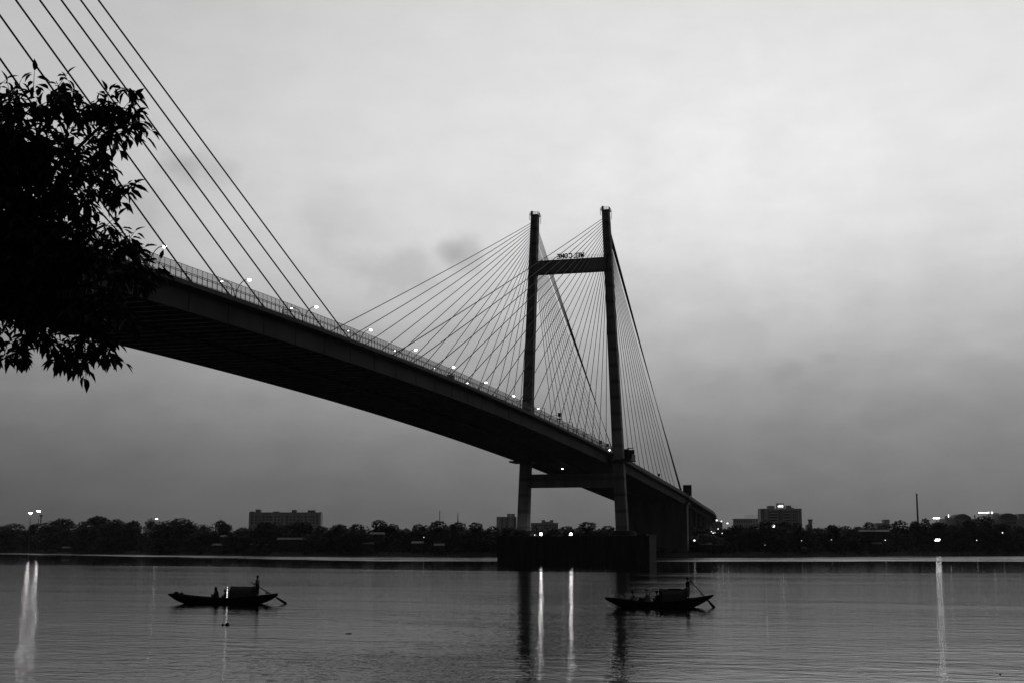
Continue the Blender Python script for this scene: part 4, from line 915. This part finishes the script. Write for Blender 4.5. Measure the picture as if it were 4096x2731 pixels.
# boatmen
J = dict(STAND)
def sc(J, k): return {a: (Vector(b)*k if a != 'face' else b) for a, b in J.items()}
person('boatman standing at the stern of the left boat in pale vest, hands on oar', local(pL, rzL, 3.16, .12, .72), rzL, sc(J, 1.03),
    [('vest', M_CLOTH_M, [(0, 0, 1.0, .17, .2), (0, 0, 1.15, .17, .2), (0, 0, 1.35, .19, .23), (0, 0, 1.47, .15, .22), (0, 0, 1.54, .08, .1)]), ('trousers', M_CLOTH_D, [(.02, 0, .1, .13, .18), (.02, 0, .28, .155, .2), (0, 0, .6, .175, .21), (0, 0, .95, .185, .21), (0, 0, 1.06, .175, .2)])])
J = dict(STAND); J.update(face=(1, 0, 0), head=(.0, 0, 1.68), elL=(.14, .22, 1.36), wrL=(.24, .06, 1.52), haL=(.22, .0, 1.58), elR=(.16, -.22, 1.34), wrR=(.30, -.12, 1.45), haR=(.30, -.1, 1.52), toL=(.18, .13, .03), toR=(.18, -.13, .03))
person('bare-shouldered boatman standing at the stern of the right boat, arms raised to oar', local(pR, rzR, 2.52, .05, .74), rzR, sc(J, 1.03),
    [('vest', M_CLOTH_D, [(0, 0, 1.0, .17, .2), (0, 0, 1.15, .17, .2), (0, 0, 1.35, .19, .22), (0, 0, 1.47, .14, .19)]), ('lungi', M_CLOTH_M, [(.0, 0, .2, .15, .19), (0, 0, .5, .18, .21), (0, 0, .8, .195, .22), (0, 0, .95, .185, .21), (0, 0, 1.05, .175, .2)])])
# passengers
def seated(lab, p, rz, x, y, z, k, extra, arm=False, lean=0., hair=M_HAIR, face=None):
    J = seat_pose(lean, arm); k *= 1.08; 
    if face: J['face'] = face
    return person(lab, local(p, rz, x, y, z), rz, sc(J, k), extra, hairc=hair)
def robe(k, m, top=.68): return ('shirt', m, [(-.08*k, 0, .02, .36*k, .30*k), (-.06*k, 0, .2*k, .27*k, .26*k), (-.05*k, 0, .4*k, .22*k, .25*k), (-.06*k, 0, .56*k, .21*k, .24*k), (-.07*k, 0, .63*k, .15*k, .2*k), (-.08*k, 0, top*k, .07*k, .1*k)])
seated('veiled passenger seated in the middle of the left boat', pL, rzL, -.55, -.1, .45, 1.05, [robe(1.05, M_CLOTH_D), ('veil', M_CLOTH_D, [(-.02, 0, .3, .22, .26), (-.04, 0, .6, .18, .22), (-.10, 0, .8, .14, .14), (-.11, 0, .95, .12, .11), (-.1, 0, 1.02, .05, .05)])])
seated('small passenger crouched near the canopy of the left boat', pL, rzL, .22, .2, .44, .78, [robe(.78, M_CLOTH_D)])
seated('passenger half hidden behind the glowing bulbs of the left boat', pL, rzL, .5, .35, .5, 1.0, [robe(1.0, M_CLOTH_D)])
seated('dark-haired passenger in light shirt seated forward in the right boat', pR, rzR, -2.2, -.1, .42, .98, [robe(.98, M_CLOTH_M)], face=(1, 0, 0))
tp = seated('broad passenger with white head wrap seated in the right boat', pR, rzR, -1.0, -.2, .4, 1.08, [robe(1.12, M_CLOTH_M), ('head_wrap', M_CLOTH_L, [(-.13, 0, .91, .125, .12), (-.13, 0, .97, .135, .13), (-.13, 0, 1.03, .10, .1), (-.13, 0, 1.06, .03, .03)])])
seated('passenger with outstretched arm seated at the canopy mouth of the right boat', pR, rzR, -.12, -.1, .4, .98, [robe(.98, M_CLOTH_D)], arm=True)
t = thing('bucket', 'small dark bucket between the two forward passengers of the right boat', 'bucket', local(pR, rzR, -1.78, -.2, .42), rzR)
ring = lambda r, z: [(r*math.cos(2*PI*k/14), r*math.sin(2*PI*k/14), z) for k in range(14)]
MB().loft([ring(.09, 0), ring(.13, .24), ring(.12, .24), ring(.08, .02)]).build('bucket_body', M_DARK, t); MB().tube([(.13*math.cos(a), 0, .24+.12*math.sin(a)) for a in [PI*i/8 for i in range(9)]], .01, 4).build('handle', M_DARK, t)
o = MB().ball((0, 0, .14), (.5, .34, .24), 12, 7).ball((.25, .1, .3), (.26, .24, .16), 10, 6).build('cloth_bundle', M_CLOTH_M, smooth=True); o.location = local(pR, rzR, -2.75, 0, .48); tag(o, 'pale cloth bundle lying in the bow of the right boat', 'bundle')
o = MB().ball((0, 0, .16), (.3, .24, .22), 10, 7).ball((.02, 0, .4), (.09, .09, .07), 8, 5).build('tied_sack', M_CLOTH_M, smooth=True); o.location = local(pR, rzR, -3.35, -.05, .62); tag(o, 'small tied sack nearest the bow tip of the right boat', 'sack')
o = MB().ball((0, 0, .15), (.34, .28, .22), 12, 7).ball((-.2, .1, .3), (.18, .16, .14), 8, 6).build('dark_bundle', M_CLOTH_D, smooth=True); o.location = local(pR, rzR, -1.5, .35, .42); tag(o, 'dark bundle behind the bucket in the middle of the right boat', 'bundle')
t = thing('anchor_hook', 'small curved iron hook standing on the stern of the right boat', 'hook', local(pR, rzR, 3.75, 0, .82), rzR); MB().tube([(0, 0, 0), (.02, 0, .22), (-.08, 0, .32), (-.22, 0, .24)], .025, 5).build('shank', M_DARK, t)
t = thing('rope_coil', 'small coil of rope on the stern of the left boat', 'rope', local(pL, rzL, 4.1, 0, .86), rzL); MB().tube([(.15*math.cos(i*.6), .15*math.sin(i*.6), .05+.004*i) for i in range(32)], .025, 4).build('coil', M_WOOD2, t)
# things floating on the river
def floater(px, py, lab, r, two=True, m=M_DARK, name='floating_debris'):
    p = at_z(px, py, 0); mb = MB().ball((0, 0, .02), r, 10, 6)
    if two: mb.ball((-.3, .0, .03), (r[1]*.75,)*3, 8, 6); mb.tube([(-.3, 0, -.02), (0, 0, -.02)], .03, 5)
    o = mb.build(name, m, smooth=True); o.location = p; o.rotation_euler = (0, 0, rzL); tag(o, lab, 'debris')
floater(909, 2499, 'dark floating lump in the bulb reflection below the left boat', (.15, .12, .15)); floater(1461, 2275, 'small dark thing floating at the edge of the calm band', (.5, .3, .16), False); floater(538, 2260, 'tiny dark thing floating far out left of the left boat', (.45, .3, .3), False)
floater(4001, 2696, 'tiny pale thing floating near the lower right corner', (.05, .03, .03), False, M_CLOTH_L); floater(1395, 2533, 'thin dark twig floating right of the left boat', (.22, .02, .02), False)

# ---------------------------------------------------------------- the near tree at left
def near_tree():
    D = 13.2
    base = at_depth(-520, 1365, D); t = thing('leafy_tree', 'dark leafy tree with drooping pointed leaves filling the upper left', 'tree', (base.x, base.y, 3.7))
    org = Vector((base.x, base.y, 3.7)); r = random.Random(3)
    lobes = []       # (px, py, radius in px at depth D, density)
    for a in LOBES: lobes.append((at_depth(a[0]-(28 if a[0] > 300 else 0), a[1]+(14 if a[1] < 480 else -22 if a[1] > 1300 else 0), D+(a[3] if len(a) > 3 else 0)), a[2]*D/F*(.86 if a[0] > 250 or a[1] < 500 or a[1] > 1300 else 1)))
    V, Fc = [], []
    LV = [(0, 0, 0), (.22, .17, .03), (.5, .22, .02), (.78, .12, -.03), (1.08, 0, -.12), (.22, -.17, .03), (.5, -.22, .02), (.78, -.12, -.03), (.22, 0, 0), (.5, 0, -.025), (.78, 0, -.07)]
    LF = [(0, 8, 1), (1, 8, 9, 2), (2, 9, 10, 3), (3, 10, 4), (0, 5, 8), (5, 6, 9, 8), (6, 7, 10, 9), (7, 4, 10)]
    def leaf(p, d, s, tw):
        d = d.normalized(); a = d.cross(Vector((0, 0, 1))); a = a.normalized() if a.length > .05 else Vector((1, 0, 0)); a = Matrix.Rotation(tw, 3, d) @ a; b = a.cross(d).normalized()
        n = len(V); cu = r.uniform(.5, 2.2); wd = r.uniform(.75, 1.15)
        for x, y, z in LV: V.append(p+d*(x*s)+a*(y*s*wd)+b*((z*cu+abs(y)*.35)*s))
        Fc.extend([tuple(i+n for i in f) for f in LF])
    tw = MB()
    def shoot(p, d, n, ls):
        L_ = r.uniform(.12, .26); d = d.normalized(); q = p+d*L_; tw.tube([p, p.lerp(q, .5)+Vector((0, 0, .01)), q], .0045, 4, .0025)
        for i in range(n):
            u = (i+.5)/n; o = p.lerp(q, u); a = i*2.4+r.uniform(-.4, .4); side = Vector((math.cos(a), math.sin(a), 0))
            dd = d*.35+side*.75+Vector((0, 0, r.uniform(-1.25, -.1))); st = o+dd.normalized()*.025; leaf(st, dd, ls*r.uniform(.65, 1.15), r.uniform(-.7, .7))
        leaf(q, d*.8+Vector((0, 0, r.uniform(-.7, .15))), ls*.9, r.uniform(-.5, .5))
        if r.random() < .5: leaf(q, d+Vector((r.uniform(-.4, .4), r.uniform(-.4, .4), .5)), ls*.45, r.uniform(-1, 1))
    for (c, R_) in lobes:
        n = int(DENS*(R_/.3)**2.3*(1.6 if R_ > .33 else 1))+3
        for i in range(n):
            u = Vector((r.gauss(0, 1), r.gauss(0, 1), r.gauss(0, 1))).normalized(); q = r.random()**.45*.92; p = c+Vector((u.x, u.y, u.z))*R_*q
            d = u+Vector((0, 0, .15))+rt*.25; shoot(p-d.normalized()*.1, d, r.randint(5, 7), .135)
    # hidden part of the crown, outside the picture to the left
    for (px, py, rr) in ((-420, 700, 560), (-420, 1100, 500), (-1100, 700, 650), (-1050, 200, 550), (-1500, 900, 500)):
        c = at_depth(px, py, D+.6); R_ = rr*D/F
        for i in range(230):
            u = Vector((r.gauss(0, 1), r.gauss(0, 1), r.gauss(0, 1))).normalized(); p = c+u*R_*r.uniform(.5, 1); shoot(p, u+Vector((0, 0, .1)), 6, .14)
    V2 = [tuple(v-org) for v in V]; mb = MB(); mb.v = V2; mb.f = Fc; mb.build('crown', M_LEAF, t)
    tw.v = [tuple(Vector(v)-org) for v in tw.v]; tw.build('twigs', M_BARK, t)
    # trunk and limbs
    tr = MB(); fork = Vector((0, 0, 3.0)); tr.tube([(0, 0, -.3), (.05, .03, 1.2), (0, -.03, 2.2), tuple(fork)], .27, 12, .18)
    cen = [at_depth(px, py, D+dz)-org for px, py, dz in ((120, 1250, 0), (250, 1050, .2), (150, 800, -.1), (300, 700, .1), (200, 480, 0), (430, 480, .1), (420, 900, 0), (480, 1100, .1), (60, 600, .3))]
    for cc in cen: mid = fork.lerp(cc, .55)+Vector((0, 0, .25)); tr.tube([tuple(fork), tuple(fork.lerp(mid, .5)+Vector((0, 0, .05))), tuple(mid), tuple(cc)], .075, 7, .012)
    for px, py in ((-900, 300), (-1300, 700), (-700, 0)): cc = at_depth(px, py, D+.6)-org; tr.tube([tuple(fork), tuple(fork.lerp(cc, .5)+Vector((0, 0, .2))), tuple(cc)], .12, 8, .03)
    tr.build('trunk', M_BARK, t, smooth=True)
DENS = 19
LOBES = [(-40, 430, 130), (60, 390, 80), (150, 410, 100), (240, 330, 45), (300, 420, 110), (330, 350, 50), (420, 440, 90), (470, 400, 50), (540, 345, 26), (510, 440, 60), (470, 530, 90), (560, 490, 40), (570, 440, 26),
    (330, 620, 130, .2), (170, 600, 160), (20, 600, 180), (440, 610, 80), (250, 760, 130, .2), (60, 800, 200), (360, 800, 90), (500, 740, 60), (545, 760, 30), (455, 770, 50), (420, 700, 50),
    (180, 960, 200), (20, 1000, 220, .3), (340, 930, 120, .1), (460, 900, 50), (500, 990, 60), (550, 960, 30), (590, 1050, 30), (560, 1000, 26), (440, 1060, 110), (520, 1090, 50), (330, 1120, 150), (150, 1170, 150), (10, 1160, 90), (470, 1180, 60), (420, 1240, 90), (520, 1230, 34), (540, 1280, 22),
    (260, 1270, 120), (420, 1330, 66), (460, 1370, 30), (340, 1380, 90), (370, 1455, 48), (385, 1420, 60), (470, 1430, 26), (430, 1440, 32), (270, 1430, 55), (190, 1360, 80), (230, 1460, 30), (110, 1360, 60), (90, 1430, 45), (20, 1440, 70), (-30, 1360, 60), (110, 1290, 40), (660, 1085, 10), (600, 1140, 18)]
near_tree()
# ---------------------------------------------------------------- evening haze over the river
def haze():
    m = bpy.data.materials.new('haze'); m.use_nodes = True; nt = m.node_tree; nt.nodes.clear()
    v = nt.nodes.new('ShaderNodeVolumePrincipled'); v.inputs['Color'].default_value = (.9, .9, .9, 1); v.inputs['Density'].default_value = HAZE; v.inputs['Anisotropy'].default_value = .3
    o = nt.nodes.new('ShaderNodeOutputMaterial'); nt.links.new(v.outputs[0], o.inputs['Volume'])
    h = MB().bx(-1400, 2400, -3400, 3400, -1.5, 150).build('haze', m, kind='stuff'); tag(h, 'thin evening haze over the river and the far bank', 'haze')
HAZE = .00004
if HAZE: haze()
